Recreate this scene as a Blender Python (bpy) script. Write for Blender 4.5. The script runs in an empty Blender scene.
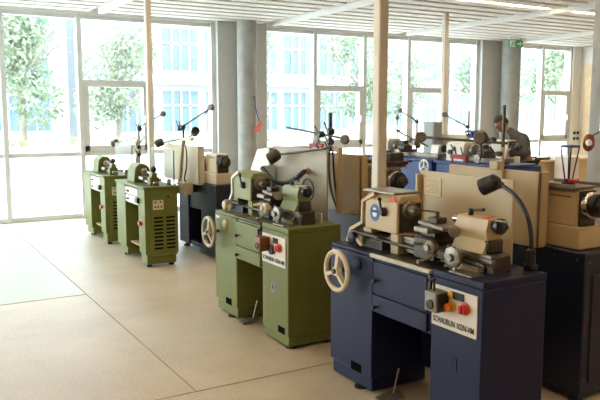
import bpy, bmesh, math, random
from mathutils import Vector, Matrix
random.seed(7)
S = bpy.context.scene
COL = S.collection
PI = math.pi

# ------------------------------------------------------------------ materials
def lin(c):
    c /= 255.0
    return c / 12.92 if c <= 0.04045 else ((c + 0.055) / 1.055) ** 2.4

def rgb(h):
    return tuple(lin(int(h[i:i + 2], 16)) for i in (0, 2, 4)) + (1.0,)

MATS = {}

def mat(name, hexcol, rough=0.5, metal=0.0, var=0.10, scale=9.0, bump=0.0, spec=0.5):
    if name in MATS:
        return MATS[name]
    m = bpy.data.materials.new(name)
    m.use_nodes = True
    nt = m.node_tree
    b = nt.nodes['Principled BSDF']
    tc = nt.nodes.new('ShaderNodeTexCoord')
    nz = nt.nodes.new('ShaderNodeTexNoise')
    nz.inputs['Scale'].default_value = scale
    nz.inputs['Detail'].default_value = 5
    nt.links.new(tc.outputs['Object'], nz.inputs['Vector'])
    cr = nt.nodes.new('ShaderNodeValToRGB')
    c = rgb(hexcol)
    cr.color_ramp.elements[0].position = 0.3
    cr.color_ramp.elements[1].position = 0.7
    cr.color_ramp.elements[0].color = tuple(x * (1 - var) for x in c[:3]) + (1,)
    cr.color_ramp.elements[1].color = tuple(min(1, x * (1 + var)) for x in c[:3]) + (1,)
    nt.links.new(nz.outputs['Fac'], cr.inputs['Fac'])
    nt.links.new(cr.outputs['Color'], b.inputs['Base Color'])
    mr = nt.nodes.new('ShaderNodeMapRange')
    mr.inputs['To Min'].default_value = max(0.02, rough - 0.06)
    mr.inputs['To Max'].default_value = min(1, rough + 0.06)
    nt.links.new(nz.outputs['Fac'], mr.inputs['Value'])
    nt.links.new(mr.outputs['Result'], b.inputs['Roughness'])
    b.inputs['Metallic'].default_value = metal
    b.inputs['Specular IOR Level'].default_value = spec
    if bump:
        n2 = nt.nodes.new('ShaderNodeTexNoise')
        n2.inputs['Scale'].default_value = scale * 12
        nt.links.new(tc.outputs['Object'], n2.inputs['Vector'])
        bp = nt.nodes.new('ShaderNodeBump')
        bp.inputs['Strength'].default_value = bump
        bp.inputs['Distance'].default_value = 0.004
        nt.links.new(n2.outputs['Fac'], bp.inputs['Height'])
        nt.links.new(bp.outputs['Normal'], b.inputs['Normal'])
    MATS[name] = m
    return m

def emit_mat(name, hexcol, strength):
    m = bpy.data.materials.new(name)
    m.use_nodes = True
    nt = m.node_tree
    nt.nodes.clear()
    o = nt.nodes.new('ShaderNodeOutputMaterial')
    e = nt.nodes.new('ShaderNodeEmission')
    e.inputs['Color'].default_value = rgb(hexcol)
    e.inputs['Strength'].default_value = strength
    nt.links.new(e.outputs[0], o.inputs[0])
    return m

def glass_mat(name, tint, gloss, rough=0.02, diffuse=0.0):
    m = bpy.data.materials.new(name)
    m.use_nodes = True
    nt = m.node_tree
    nt.nodes.clear()
    o = nt.nodes.new('ShaderNodeOutputMaterial')
    t = nt.nodes.new('ShaderNodeBsdfTransparent')
    t.inputs['Color'].default_value = rgb(tint)
    g = nt.nodes.new('ShaderNodeBsdfGlossy')
    g.inputs['Roughness'].default_value = rough
    mx = nt.nodes.new('ShaderNodeMixShader')
    mx.inputs[0].default_value = gloss
    nt.links.new(t.outputs[0], mx.inputs[1])
    nt.links.new(g.outputs[0], mx.inputs[2])
    last = mx
    if diffuse:
        d = nt.nodes.new('ShaderNodeBsdfDiffuse')
        d.inputs['Color'].default_value = (.85, .87, .88, 1)
        tl = nt.nodes.new('ShaderNodeBsdfTranslucent')
        tl.inputs['Color'].default_value = (.85, .87, .88, 1)
        m1 = nt.nodes.new('ShaderNodeMixShader')
        nt.links.new(d.outputs[0], m1.inputs[1])
        nt.links.new(tl.outputs[0], m1.inputs[2])
        m2 = nt.nodes.new('ShaderNodeMixShader')
        m2.inputs[0].default_value = diffuse
        nt.links.new(mx.outputs[0], m2.inputs[1])
        nt.links.new(m1.outputs[0], m2.inputs[2])
        last = m2
    nt.links.new(last.outputs[0], o.inputs[0])
    return m

GREEN = mat('olive_green_paint', '666B35', 0.42, var=0.07, spec=.25)
NAVY = mat('navy_blue_paint', '131A3C', 0.5, var=0.10, spec=.3)
NAVYD = mat('dark_navy_paint', '10152C', 0.45, var=0.10)
BLUE = mat('bright_blue_paint', '1F3F7C', 0.45)
CREAM = mat('cream_paint', 'BBA77F', 0.42, var=0.05)
CREAML = mat('pale_cream_paint', 'CFC3A6', 0.45, var=0.05)
WHITEP = mat('off_white_paint', 'E2E0D8', 0.45, var=0.04)
STEEL = mat('bare_steel', '827C70', 0.4, 0.75, var=0.18, scale=25)
DSTEEL = mat('oily_dark_steel', '4A443C', 0.45, 0.6, var=0.25, scale=25)
CHROME = mat('polished_steel', 'C9C6C0', 0.2, 0.95, var=0.06)
BLACK = mat('black_plastic', '16161A', 0.4, var=0.15)
RUBBER = mat('black_rubber', '1B1B1C', 0.8, var=0.15)
RED = mat('red_plastic', 'C8321F', 0.4)
REDP = mat('faded_red_paint', '97382C', 0.55)
YELLOW = mat('yellow_plastic', 'D9A515', 0.4)
ORANGE = mat('orange_plastic', 'D9711C', 0.4)
PLATE = mat('brushed_label_plate', 'D8D4C8', 0.45, var=0.03)
INK = mat('black_ink', '15141A', 0.7, var=0.05)
SIGNB = mat('sign_blue', '12508F', 0.5, var=0.03)
SIGNW = mat('sign_white', 'EDEDEA', 0.5, var=0.02)
SIGNG = mat('sign_green', '149663', 0.5, var=0.03)
PAPER = mat('paper', 'D9CBA8', 0.8, var=0.03)
CEILW = mat('ceiling_white', 'EFEFEC', 0.7, var=0.02)
SLABG = mat('ceiling_grey', 'C9CACA', 0.8, var=0.04)
WALLW = mat('wall_white', 'ECE9E2', 0.75, var=0.02)
PIERG = mat('pier_grey', 'C0C0BD', 0.55, var=0.03)
CONC = mat('board_marked_concrete', '9B9B97', 0.8, var=0.14, scale=6, bump=0.5)
POSTC = mat('post_cream', 'D8D2C4', 0.5, var=0.03)
FRAME = mat('window_frame_aluminium', 'D0D2D1', 0.45, 0.0, var=0.03)
WOOD = mat('pale_wood', 'D9BF98', 0.5, var=0.08, scale=5)
HOSE = mat('navy_hose', '1A2746', 0.5, var=0.1)
PINK = mat('red_pink_film', 'E98578', 0.5, var=0.12)
GOLD = mat('gilded_brown_metal', '7A4A2C', 0.4, 0.5, var=0.2)
COPPER = mat('copper_red_hose', '9C4A2E', 0.4, 0.2)
SKIN = mat('skin', 'A87A60', 0.55, var=0.04)
HAIR = mat('dark_hair', '2A211C', 0.7, var=0.2, scale=60)
JACKET = mat('grey_jacket_cloth', '55585A', 0.85, var=0.12, scale=30)
TSHIRT = mat('grey_green_tshirt', '8FA79C', 0.85, var=0.08)
TROUSER = mat('dark_trousers', '2B2F38', 0.85, var=0.1)
GLASS = glass_mat('window_glass', 'F6FAF9', 0.05)
GUARD = glass_mat('clear_acrylic', 'EEF2F2', 0.06, 0.08, 0.22)
FACGL = mat('facade_glass', '566A7C', 0.3, var=0.12, scale=1.5)
FACW = mat('facade_white', 'A4AAAE', 0.7, var=0.03)
PAVE = mat('pale_paving', 'D2CEC6', 0.8, var=0.04, scale=3)
GRAVEL = mat('grey_gravel', '8C8C88', 0.9, var=0.3, scale=14, bump=0.6)
PLANTW = mat('planter_wall', 'E6DFD6', 0.8, var=0.04, scale=2)
BARK = mat('grey_bark', '8C8375', 0.9, var=0.25, scale=15)

def leaf_mat(name, a, b):
    m = bpy.data.materials.new(name)
    m.use_nodes = True
    nt = m.node_tree
    nt.nodes.clear()
    o = nt.nodes.new('ShaderNodeOutputMaterial')
    tc = nt.nodes.new('ShaderNodeTexCoord')
    nz = nt.nodes.new('ShaderNodeTexNoise')
    nz.inputs['Scale'].default_value = 1.7
    nz.inputs['Detail'].default_value = 6
    cr = nt.nodes.new('ShaderNodeValToRGB')
    cr.color_ramp.elements[0].position = .35
    cr.color_ramp.elements[1].position = .65
    cr.color_ramp.elements[0].color = rgb(a)
    cr.color_ramp.elements[1].color = rgb(b)
    d = nt.nodes.new('ShaderNodeBsdfDiffuse')
    t = nt.nodes.new('ShaderNodeBsdfTranslucent')
    mx = nt.nodes.new('ShaderNodeMixShader')
    mx.inputs[0].default_value = .45
    nt.links.new(tc.outputs['Object'], nz.inputs['Vector'])
    nt.links.new(nz.outputs['Fac'], cr.inputs['Fac'])
    nt.links.new(cr.outputs['Color'], d.inputs['Color'])
    nt.links.new(cr.outputs['Color'], t.inputs['Color'])
    nt.links.new(d.outputs[0], mx.inputs[1])
    nt.links.new(t.outputs[0], mx.inputs[2])
    nt.links.new(mx.outputs[0], o.inputs[0])
    return m

LEAF = leaf_mat('pale_leaves', '70836A', 'AEB59E')
LEAF2 = leaf_mat('fresh_leaves', '7F8A76', 'ABB09D')
HEDGEM = leaf_mat('hedge_leaves', '7E9A66', 'C8B98E')

def floor_mat(name, base, dark, rough):
    m = bpy.data.materials.new(name)
    m.use_nodes = True
    nt = m.node_tree
    N, L = nt.nodes, nt.links
    b = N['Principled BSDF']
    tc = N.new('ShaderNodeTexCoord')
    big = N.new('ShaderNodeTexNoise')
    big.inputs['Scale'].default_value = 0.9
    big.inputs['Detail'].default_value = 7
    big.inputs['Roughness'].default_value = .62
    fine = N.new('ShaderNodeTexNoise')
    fine.inputs['Scale'].default_value = 55
    fine.inputs['Detail'].default_value = 4
    vor = N.new('ShaderNodeTexVoronoi')
    vor.inputs['Scale'].default_value = 70
    for n in (big, fine, vor):
        L.new(tc.outputs['Object'], n.inputs['Vector'])
    c1 = N.new('ShaderNodeValToRGB')
    c1.color_ramp.elements[0].position = .33
    c1.color_ramp.elements[1].position = .67
    c1.color_ramp.elements[0].color = rgb(dark)
    c1.color_ramp.elements[1].color = rgb(base)
    L.new(big.outputs['Fac'], c1.inputs['Fac'])
    c2 = N.new('ShaderNodeValToRGB')
    c2.color_ramp.elements[0].position = .38
    c2.color_ramp.elements[1].position = .6
    c2.color_ramp.elements[0].color = (.82, .81, .80, 1)
    c2.color_ramp.elements[1].color = (1, 1, 1, 1)
    L.new(fine.outputs['Fac'], c2.inputs['Fac'])
    mx = N.new('ShaderNodeMixRGB')
    mx.blend_type = 'MULTIPLY'
    mx.inputs[0].default_value = .75
    L.new(c1.outputs[0], mx.inputs[1])
    L.new(c2.outputs[0], mx.inputs[2])
    c3 = N.new('ShaderNodeValToRGB')
    c3.color_ramp.elements[0].position = .0
    c3.color_ramp.elements[1].position = .28
    c3.color_ramp.elements[0].color = (.84, .82, .80, 1)
    c3.color_ramp.elements[1].color = (1, 1, 1, 1)
    L.new(vor.outputs['Distance'], c3.inputs['Fac'])
    m2 = N.new('ShaderNodeMixRGB')
    m2.blend_type = 'MULTIPLY'
    m2.inputs[0].default_value = .5
    L.new(mx.outputs[0], m2.inputs[1])
    L.new(c3.outputs[0], m2.inputs[2])
    L.new(m2.outputs[0], b.inputs['Base Color'])
    mr = N.new('ShaderNodeMapRange')
    mr.inputs['To Min'].default_value = rough - .08
    mr.inputs['To Max'].default_value = rough + .1
    L.new(big.outputs['Fac'], mr.inputs['Value'])
    L.new(mr.outputs['Result'], b.inputs['Roughness'])
    return m

FLOORM = floor_mat('polished_concrete', 'CABDA6', 'AFA088', .40)
PANELM = floor_mat('grey_green_screed', 'AFB39A', 'A4A88E', .34)
JOINTM = mat('joint_filler', '9B8C75', 0.8)

# ------------------------------------------------------------------ mesh builder
def basis(axis):
    a = Vector(axis).normalized()
    h = Vector((0, 0, 1)) if abs(a.z) < .9 else Vector((1, 0, 0))
    u = h.cross(a).normalized()
    return a, u, a.cross(u)

class MB:
    def __init__(s):
        s.bm = bmesh.new()

    def box(s, x0, x1, y0, y1, z0, z1):
        v = [s.bm.verts.new((x, y, z)) for z in (z0, z1) for y in (y0, y1) for x in (x0, x1)]
        for f in ((0, 2, 3, 1), (4, 5, 7, 6), (0, 1, 5, 4), (2, 6, 7, 3), (0, 4, 6, 2), (1, 3, 7, 5)):
            s.bm.faces.new([v[i] for i in f])
        return s

    def rev(s, base, axis, prof, n=20):
        """prof: list of (distance along axis, radius)"""
        a, u, w = basis(axis)
        base = Vector(base)
        rings = []
        for h, r in prof:
            c = base + a * h
            if r < 1e-5:
                rings.append([s.bm.verts.new(c)])
            else:
                rings.append([s.bm.verts.new(c + (u * math.cos(2 * PI * k / n) + w * math.sin(2 * PI * k / n)) * r) for k in range(n)])
        for A, B in zip(rings, rings[1:]):
            for k in range(n):
                k2 = (k + 1) % n
                if len(A) == 1 and len(B) == 1:
                    continue
                if len(A) == 1:
                    s.bm.faces.new((A[0], B[k2], B[k]))
                elif len(B) == 1:
                    s.bm.faces.new((A[k], A[k2], B[0]))
                else:
                    s.bm.faces.new((A[k], A[k2], B[k2], B[k]))
        if len(rings[0]) > 1:
            s.bm.faces.new(list(reversed(rings[0])))
        if len(rings[-1]) > 1:
            s.bm.faces.new(rings[-1])
        return s

    def cyl(s, p0, p1, r, r1=None, n=18):
        d = Vector(p1) - Vector(p0)
        return s.rev(p0, d, [(0, r), (d.length, r if r1 is None else r1)], n)

    def ball(s, c, r, n=14, sq=(1, 1, 1)):
        k = 9
        st = len(s.bm.verts)
        prof = [(-r * math.cos(PI * i / k), r * math.sin(PI * i / k)) for i in range(k + 1)]
        prof[0] = (-r, 0)
        prof[-1] = (r, 0)
        s.bm.verts.ensure_lookup_table()
        s.rev((0, 0, 0), (0, 0, 1), prof, n)
        s.bm.verts.ensure_lookup_table()
        for v in s.bm.verts[st:]:
            v.co = Vector((v.co.x * sq[0] + c[0], v.co.y * sq[1] + c[1], v.co.z * sq[2] + c[2]))
        return s

    def tube(s, pts, r, n=8, smooth=0):
        P = [Vector(p) for p in pts]
        if smooth:
            Q = []
            for i in range(len(P) - 1):
                a, b = P[i], P[i + 1]
                p0 = P[i - 1] if i else a
                p3 = P[i + 2] if i + 2 < len(P) else b
                for k in range(smooth):
                    t = k / smooth
                    Q.append(.5 * ((2 * a) + (b - p0) * t + (2 * p0 - 5 * a + 4 * b - p3) * t * t + (3 * a - p0 - 3 * b + p3) * t ** 3))
            Q.append(P[-1])
            P = Q
        rad = r if callable(r) else (lambda i: r)
        prev = None
        rings = []
        for i, p in enumerate(P):
            d = (P[min(i + 1, len(P) - 1)] - P[max(i - 1, 0)]).normalized()
            if prev is None:
                _, u, w = basis(d)
            else:
                u = (prev - d * prev.dot(d)).normalized()
                w = d.cross(u)
            prev = u
            rings.append([s.bm.verts.new(p + (u * math.cos(2 * PI * k / n) + w * math.sin(2 * PI * k / n)) * rad(i)) for k in range(n)])
        for A, B in zip(rings, rings[1:]):
            for k in range(n):
                s.bm.faces.new((A[k], A[(k + 1) % n], B[(k + 1) % n], B[k]))
        s.bm.faces.new(list(reversed(rings[0])))
        s.bm.faces.new(rings[-1])
        return s

    def torus(s, c, axis, R, r, n=32, k=10, sx=1):
        a, u, w = basis(axis)
        c = Vector(c)
        rings = []
        for i in range(n):
            t = 2 * PI * i / n
            d = u * math.cos(t) + w * math.sin(t)
            rings.append([s.bm.verts.new(c + d * (R + r * math.cos(2 * PI * j / k)) + a * (r * math.sin(2 * PI * j / k)) * sx) for j in range(k)])
        for i in range(n):
            A, B = rings[i], rings[(i + 1) % n]
            for j in range(k):
                s.bm.faces.new((A[j], B[j], B[(j + 1) % k], A[(j + 1) % k]))
        return s

    def prism(s, poly, axis, a0, a1):
        """poly in the plane normal to axis: x -> (y,z), y -> (x,z), z -> (x,y)"""
        def mk(p, a):
            return {'x': (a, p[0], p[1]), 'y': (p[0], a, p[1]), 'z': (p[0], p[1], a)}[axis]
        A = [s.bm.verts.new(mk(p, a0)) for p in poly]
        B = [s.bm.verts.new(mk(p, a1)) for p in poly]
        n = len(poly)
        for k in range(n):
            s.bm.faces.new((A[k], A[(k + 1) % n], B[(k + 1) % n], B[k]))
        s.bm.faces.new(list(reversed(A)))
        s.bm.faces.new(B)
        return s

    def strip(s, path, axis, a0, a1, t):
        """a bent plate: path in the plane normal to axis, thickness t"""
        n = len(path)
        off = []
        for i in range(n):
            p, q = Vector(path[max(i - 1, 0)]), Vector(path[min(i + 1, n - 1)])
            d = (q - p).normalized()
            off.append((path[i][0] - d.y * t, path[i][1] + d.x * t))
        for i in range(n - 1):
            s.prism([path[i], path[i + 1], off[i + 1], off[i]], axis, a0, a1)
        return s

    def quad(s, a, b, c, d):
        s.bm.faces.new([s.bm.verts.new(p) for p in (a, b, c, d)])
        return s

    def bar(s, p0, p1, w, h):
        a, u, v = basis(Vector(p1) - Vector(p0))
        A = [s.bm.verts.new(Vector(p0) + u * (i * w / 2) + v * (j * h / 2)) for i, j in ((-1, -1), (1, -1), (1, 1), (-1, 1))]
        B = [s.bm.verts.new(Vector(p1) + u * (i * w / 2) + v * (j * h / 2)) for i, j in ((-1, -1), (1, -1), (1, 1), (-1, 1))]
        for k in range(4):
            s.bm.faces.new((A[k], A[(k + 1) % 4], B[(k + 1) % 4], B[k]))
        s.bm.faces.new(list(reversed(A)))
        s.bm.faces.new(B)
        return s

def root_of(o):
    while o.parent:
        o = o.parent
    return o

def link(name, mb, m, parent=None, bevel=0.0, smooth=True, label=None):
    bmesh.ops.recalc_face_normals(mb.bm, faces=mb.bm.faces)
    me = bpy.data.meshes.new(name)
    mb.bm.to_mesh(me)
    mb.bm.free()
    me.materials.append(m)
    if smooth:
        for p in me.polygons:
            p.use_smooth = True
        try:
            me.set_sharp_from_angle(angle=math.radians(35))
        except Exception:
            pass
    o = bpy.data.objects.new(name, me)
    COL.objects.link(o)
    if parent is not None:
        me.transform(Matrix.Translation(-Vector(root_of(parent)['org'])))
        o.parent = parent
    if bevel:
        bv = o.modifiers.new('bevel', 'BEVEL')
        bv.width = bevel
        bv.segments = 2
        bv.limit_method = 'ANGLE'
        bv.angle_limit = math.radians(50)
    if label:
        o['label'] = label
    return o

def thing(name, label, cat, loc, group=None):
    o = bpy.data.objects.new(name, None)
    o.empty_display_size = .1
    COL.objects.link(o)
    o.location = loc
    o['org'] = tuple(loc)
    o['label'] = label
    o['category'] = cat
    if group:
        o['group'] = group
    return o

def struct(name, mb, m, bevel=0.0, smooth=False):
    o = link(name, mb, m, None, bevel, smooth)
    o['kind'] = 'structure'
    return o

def tag(o, label, cat, group=None):
    o['label'] = label
    o['category'] = cat
    if group:
        o['group'] = group
    return o

def text_part(name, body, size, loc, xdir, ydir, m, parent, extrude=.0006, align='LEFT', fit=None):
    cu = bpy.data.curves.new(name, 'FONT')
    cu.body = body
    cu.size = size
    cu.offset = size * .007
    cu.extrude = extrude
    cu.align_x = align
    t = bpy.data.objects.new(name + '_src', cu)
    COL.objects.link(t)
    dg = bpy.context.evaluated_depsgraph_get()
    me = bpy.data.meshes.new_from_object(t.evaluated_get(dg))
    bpy.data.objects.remove(t)
    wd = max(v.co.x for v in me.vertices) - min(v.co.x for v in me.vertices)
    sx = fit / wd if fit else 1.0
    X, Y = Vector(xdir).normalized(), Vector(ydir).normalized()
    Zv = X.cross(Y)
    R = Matrix((X * sx, Y, Zv)).transposed().to_4x4()
    me.transform(Matrix.Translation(Vector(loc)) @ R)
    me.materials.clear()
    me.materials.append(m)
    o = bpy.data.objects.new(name, me)
    COL.objects.link(o)
    if parent is not None:
        me.transform(Matrix.Translation(-Vector(root_of(parent)['org'])))
        o.parent = parent
    return o

# ------------------------------------------------------------------ room shell
XL, XR, YB, YW, ZH, ZC = -4.5, 13.9, -5.5, 10.9, 3.05, 3.45
struct('floor', MB().box(XL - .2, XR + .2, YB - .2, YW + .15, -.2, 0), FLOORM)
struct('trim_1', MB().box(-2.2, 1.462, 6.225, 10.45, .0, .0015), PANELM)
jt = MB()
jt.box(1.464, 1.472, 3.66, 10.45, 0, .002)
jt.box(XL, 1.462, 6.213, 6.225, 0, .002)
jt.box(XL, 4.5, 3.662, 3.67, 0, .002)
struct('trim_2', jt, JOINTM)
struct('ceiling', MB().box(XL - .2, XR + .2, YB - .2, YW + .25, ZC, ZC + .2), SLABG)
struct('wall_back', MB().box(XL - .2, XR + .2, YB - .2, YB, 0, ZC), mat('wall_taupe', '8F8271', .8, var=.04))
struct('wall_right', MB().box(XR, XR + .2, YB, YW + .25, 0, ZC), WALLW)
struct('trim_3', MB().box(XR - .03, XR, 6.5, 10.75, 0, 2.68), WOOD)
# left side: wall with a ribbon of windows
wl = MB()
wl.box(XL - .2, XL, YB, YW + .25, 0, .3)
wl.box(XL - .2, XL, YB, YW + .25, 2.9, ZC)
wl.box(XL - .2, XL, YB, 6.4, .3, 2.9)
for y in (6.4, 10.5):
    wl.box(XL - .2, XL, y, y + .4, .3, 2.9)
struct('wall_left', wl, WALLW)
gl = MB()
gl.box(XL - .11, XL - .1, 6.4, YW, .3, 2.9)
struct('window_4', gl, GLASS)
# window wall
wf = MB()
wf.box(XL - .2, XR, YW - .02, YW + .25, ZH, ZC)
struct('wall_front', wf, CEILW)
struct('trim_4', MB().box(4.80, 5.70, YW - .12, YW + .2, 0, ZH + .15), PIERG)
struct('trim_5', MB().box(10.72, 11.62, YW - .12, YW + .2, 0, ZH + .15), PIERG)
struct('trim_6', MB().box(13.62, XR, YW - .06, YW + .2, 0, ZH + .15), WALLW)

def window(name, xs, sashes, x_end=None):
    fr = MB()
    y0, y1 = YW, YW + .12
    a, b = xs[0], xs[-1]
    for x in xs:
        fr.box(x - .035, x + .035, y0 - .03, y1, 0, ZH)
    fr.box(a, b, y0, y1, 0, .07)
    fr.box(a, b, y0, y1, .945, 1.01)
    fr.box(a, b, y0, y1, ZH - .06, ZH)
    for (x0, x1) in sashes:
        fr.box(x0, x1, y0 - .04, y1, 1.99, 2.09)
        fr.box(x0, x1, y0 - .02, y1, 1.01, 1.10)
        for x in (x0 + .035, x1 - .115):
            fr.box(x, x + .08, y0 - .02, y1, 1.01, 1.99)
        fr.box(x1 - .10, x1 - .075, y0 - .06, y0 - .02, 1.42, 1.56)
    o = struct(name, fr, FRAME, .004)
    g = link('window_pane', MB().box(a, b, y0 + .055, y0 + .065, .05, ZH - .03), GLASS, None, 0, False)
    g.parent = o
    return o

window('window_1', [-4.45, -3.4, -2.2, -1.0, .3, 1.52, 2.6, 3.68, 4.76], [(2.6, 3.68), (-2.2, -1.0)])
window('window_2', [5.72, 6.74, 7.83, 8.88, 9.88, 10.68], [(6.74, 7.83), (8.88, 9.88)])
window('window_3', [11.62, 12.66, 13.6], [(12.66, 13.6)])
struct('trim_7', MB().cyl((5.20, 10.52, 0), (5.20, 10.52, ZC), .16, n=32), CONC, 0, True)
struct('trim_8', MB().cyl((11.28, 10.52, 0), (11.28, 10.52, ZC), .19, n=32), CONC, 0, True)
struct('trim_9', MB().cyl((5.41, 3.86, 0), (5.41, 3.86, ZC), .20, n=40), CONC, 0, True)
for i, (x, y, pw_) in enumerate(((2.75, 8.16, .035), (2.80, 3.72, .037), (7.38, 8.2, .036))):
    struct('trim_%d' % (10 + i), MB().box(x - pw_, x + pw_, y - pw_, y + pw_, 0, ZC), POSTC, .012)
# acoustic baffles between steel channels
pan = [(XL, -2.87), (-2.87, -.01), (-.01, 2.85), (2.85, 5.71), (5.71, 8.57), (8.57, 11.43), (11.43, XR)]
lampY = (7.15, 3.82, .49, -2.84)
for i, (x0, x1) in enumerate(pan):
    b = MB()
    y = YB + .15
    y = 10.64
    while y > YB:
        if min(abs(y - l) for l in lampY) > .15:
            b.box(x0 + .12, x1 - .12, y - .112, y + .112, ZH + .03, ZH + .12)
        y -= .333
    b.box(x0 + .30, x0 + .34, YB, YW - .1, ZH + .12, ZH + .16)
    b.box(x1 - .34, x1 - .30, YB, YW - .1, ZH + .12, ZH + .16)
    struct('trim_%d' % (20 + i), b, mat('baffle_grey_white', 'DDD8D2', .7, var=.02), .004)
for i, x in enumerate((-2.87, -.01, 2.85, 5.71, 8.57, 11.43)):
    struct('trim_%d' % (30 + i), MB().box(x - .04, x + .04, YB, YW - .35, ZH - .02, ZH + .10), CEILW, .006)
LAMP = emit_mat('warm_lamp_diffuser', 'FFDEB8', 25.0)
lamp_names = {}
for j, y in enumerate(lampY):
    for i, (x0, x1) in enumerate(pan):
        wherex = ('far left', 'left', 'second from left', 'middle', 'fourth', 'right', 'far right')[i]
        wherey = ('nearest the window wall', 'over the front lathes', 'over the near floor', 'by the back wall')[j]
        if i == 4 and j == 0:
            lb = 'longer white ceiling strip light shining near the top edge, left of the other strip'
        elif i == 5 and j == 0:
            lb = 'white ceiling strip light beside the concrete column at the right edge'
        else:
            lb = 'recessed strip light in the %s slatted ceiling bay, row %s' % (wherex, wherey)
        t = thing('ceiling_light', lb, 'light', ((x0 + x1) / 2, y, ZH), 'strip lights between the ceiling slats')
        h = MB().box(x0 + .16, x1 - .16, y - .06, y + .06, ZH + .05, ZH + .14)
        link('housing', h, SLABG, t, .004)
        link('diffuser', MB().box(x0 + .18, x1 - .18, y - .022, y + .022, ZH + .035, ZH + .05), LAMP, t)

# ------------------------------------------------------------------ lathes facing the aisle (front row)
def bolt(mb, p, axis, r=.006, h=.005):
    mb.cyl(p, Vector(p) + Vector(axis) * h, r, n=8)

def front_lathe(loc, L, k0, k1, paint, head, label, splash, blue=False, detail=True, body2=None):
    """operator side towards -X, headstock at +Y; k0,k1 = ends of the knee opening"""
    X, Y = loc[0], loc[1]
    t = thing('metal_lathe', label, 'lathe', (X, Y, 0))
    D = .42
    def bx(x0, x1, y0, y1, z0, z1, mb=None):
        return (mb or MB()).box(X + x0, X + x1, Y + y0, Y + y1, z0, z1)
    P = lambda x, y, z: (X + x, Y + y, z)
    # stand
    c = bx(0, D, 0, k0, .09, .80)
    bx(.012, D - .012, .012, k0 - .01, .018, .09, c)
    rp = link('right_pedestal', c, paint, t, .008)
    c = bx(0, D, k1, L, .10, .80)
    bx(.012, D - .012, k1 + .01, L - .015, .018, .10, c)
    lp = link('left_pedestal', c, paint, t, .008)
    c = bx(.012, D, k0 - .01, k1 + .01, .49, .80)
    bx(D - .06, D, k0 - .01, k1 + .01, .12, .49, c)
    link('bridge', c, paint, t, .004)
    # chip tray, with the raised front lip over the drawers
    c = bx(.03, D - .025, .17, L - .02, .80, .815)
    link('chip_tray', c, DSTEEL if blue else GREEN, t, .004)
    link('tray_lip', bx(-.010, .012, k0 + .01, k1 + .02, .803 if blue else .812, .825), mat('worn_white_edge', 'BDB8A8', .5) if blue else BLACK, t, .004, label='pale edge strip' if blue else 'black edge strip')
    c = MB().prism([(X, Y), (X + D, Y), (X + D, Y + L), (X + D - .025, Y + L), (X + D - .025, Y + .17), (X + .03, Y + .17), (X + .03, Y + k0), (X, Y + k0)], 'z', .80, .834)
    link('top_plate', c, paint, t, .004)
    link('end_deck', bx(.005, D - .025, k1, L, .80, .822), paint, t, .006)
    # drawers
    for z0, z1 in ((.605, .785), (.50, .595)):
        d = link('drawer', bx(-.004, .02, k0 + .03, k1 - .006, z0, z1), paint, t, .004)
        kn = MB()
        yk = k1 - .045
        kn.rev(P(-.004, yk, (z0 + z1) / 2 - .015), (-1, 0, 0), [(0, .006), (.012, .006), (.014, .012), (.026, .014), (.032, .008)], 14)
        link('knob', kn, BLACK, d)
    c = bx(-.003, .0125, k0 + .006, k0 + .028, .62, .80)
    link('drawer_recess_shade', c, BLACK, t)  # recess beside the drawers: its shade is a flat black slab
    c = MB()
    c.cyl(P(-.02, k0 + .017, .765), P(-.02, k0 + .017, .70), .007, n=10)
    c.ball(P(-.02, k0 + .017, .772), .011)
    link('latch_lever', c, BLACK, t)
    # hand wheel on the left pedestal
    wy, wz, wx = (k1 + L) / 2 + .02, .69, -.085
    if not blue:
        wy, wz = L - .07, .66
    w = MB()
    w.torus(P(wx, wy, wz), (1, 0, 0), .112, .015, 36, 10, 1.0)
    for a in (100, 220, 340):
        dy, dz = math.cos(math.radians(a)), math.sin(math.radians(a))
        w.bar(P(wx, wy + dy * .015, wz + dz * .015), P(wx, wy + dy * .108, wz + dz * .108), .028, .02)
    w.rev(P(wx - .015, wy, wz), (1, 0, 0), [(0, .026), (.03, .032)], 18)
    hw = link('handwheel', w, CREAML if blue else mat('grey_cream_paint', '9F967F'), t)
    h = MB().cyl(P(wx - .025, wy, wz), P(.0, wy, wz), .012)
    h.cyl(P(wx - .028, wy, wz), P(wx - .014, wy, wz), .016, n=6)
    link('hub_nut', h, DSTEEL, hw)
    b = MB()
    b.rev(P(0, k1 + (.14 if blue else .20), .735), (-1, 0, 0), [(0, .034), (.008, .034), (.014, .026), (.016, .0)], 20)
    link('boss', b, paint if blue else CREAM, t)
    link('name_tag', bx(-.003, .0, L - .10, L - .03, .765, .785), SIGNW if blue else PLATE, t)
    # vents, feet, pedal
    c = bx(-.003, .006, k1 + .10, k1 + .20, .10, .15)
    link('base_vent', c, mat('opening_shade', '07070A', .95, spec=.05), t)  # vent slot not cut: matte black paints its dark inside
    c = bx(-.003, .006, .05, .14, .10, .145)
    link('base_vent', c, mat('opening_shade', '07070A', .95, spec=.05), t)
    for (fx, fy) in ((.06, .06), (D - .06, .06), (.03, k1 + .14), (D - .06, L - .08)):
        f = MB().rev(P(fx, fy, 0), (0, 0, 1), [(0, .04), (.010, .04), (.014, .014), (.03, .014)], 16)
        link('foot', f, BLACK, t)
    pd = MB().bar(P(-.01, k1 - .09, .012), P(.13, k1 - .09, .03), .075, .008)
    pd.cyl(P(.09, k1 - .09, .028), P(.14, k1 - .07, .16), .006, n=8)
    link('foot_pedal', pd, STEEL, t)
    # control panel
    py0, py1, pz0, pz1 = .03, k0 - .01, .56, .765
    cp = link('control_panel', bx(-.006, .0, py0, py1, pz0, pz1), PLATE, t, .002)
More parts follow.
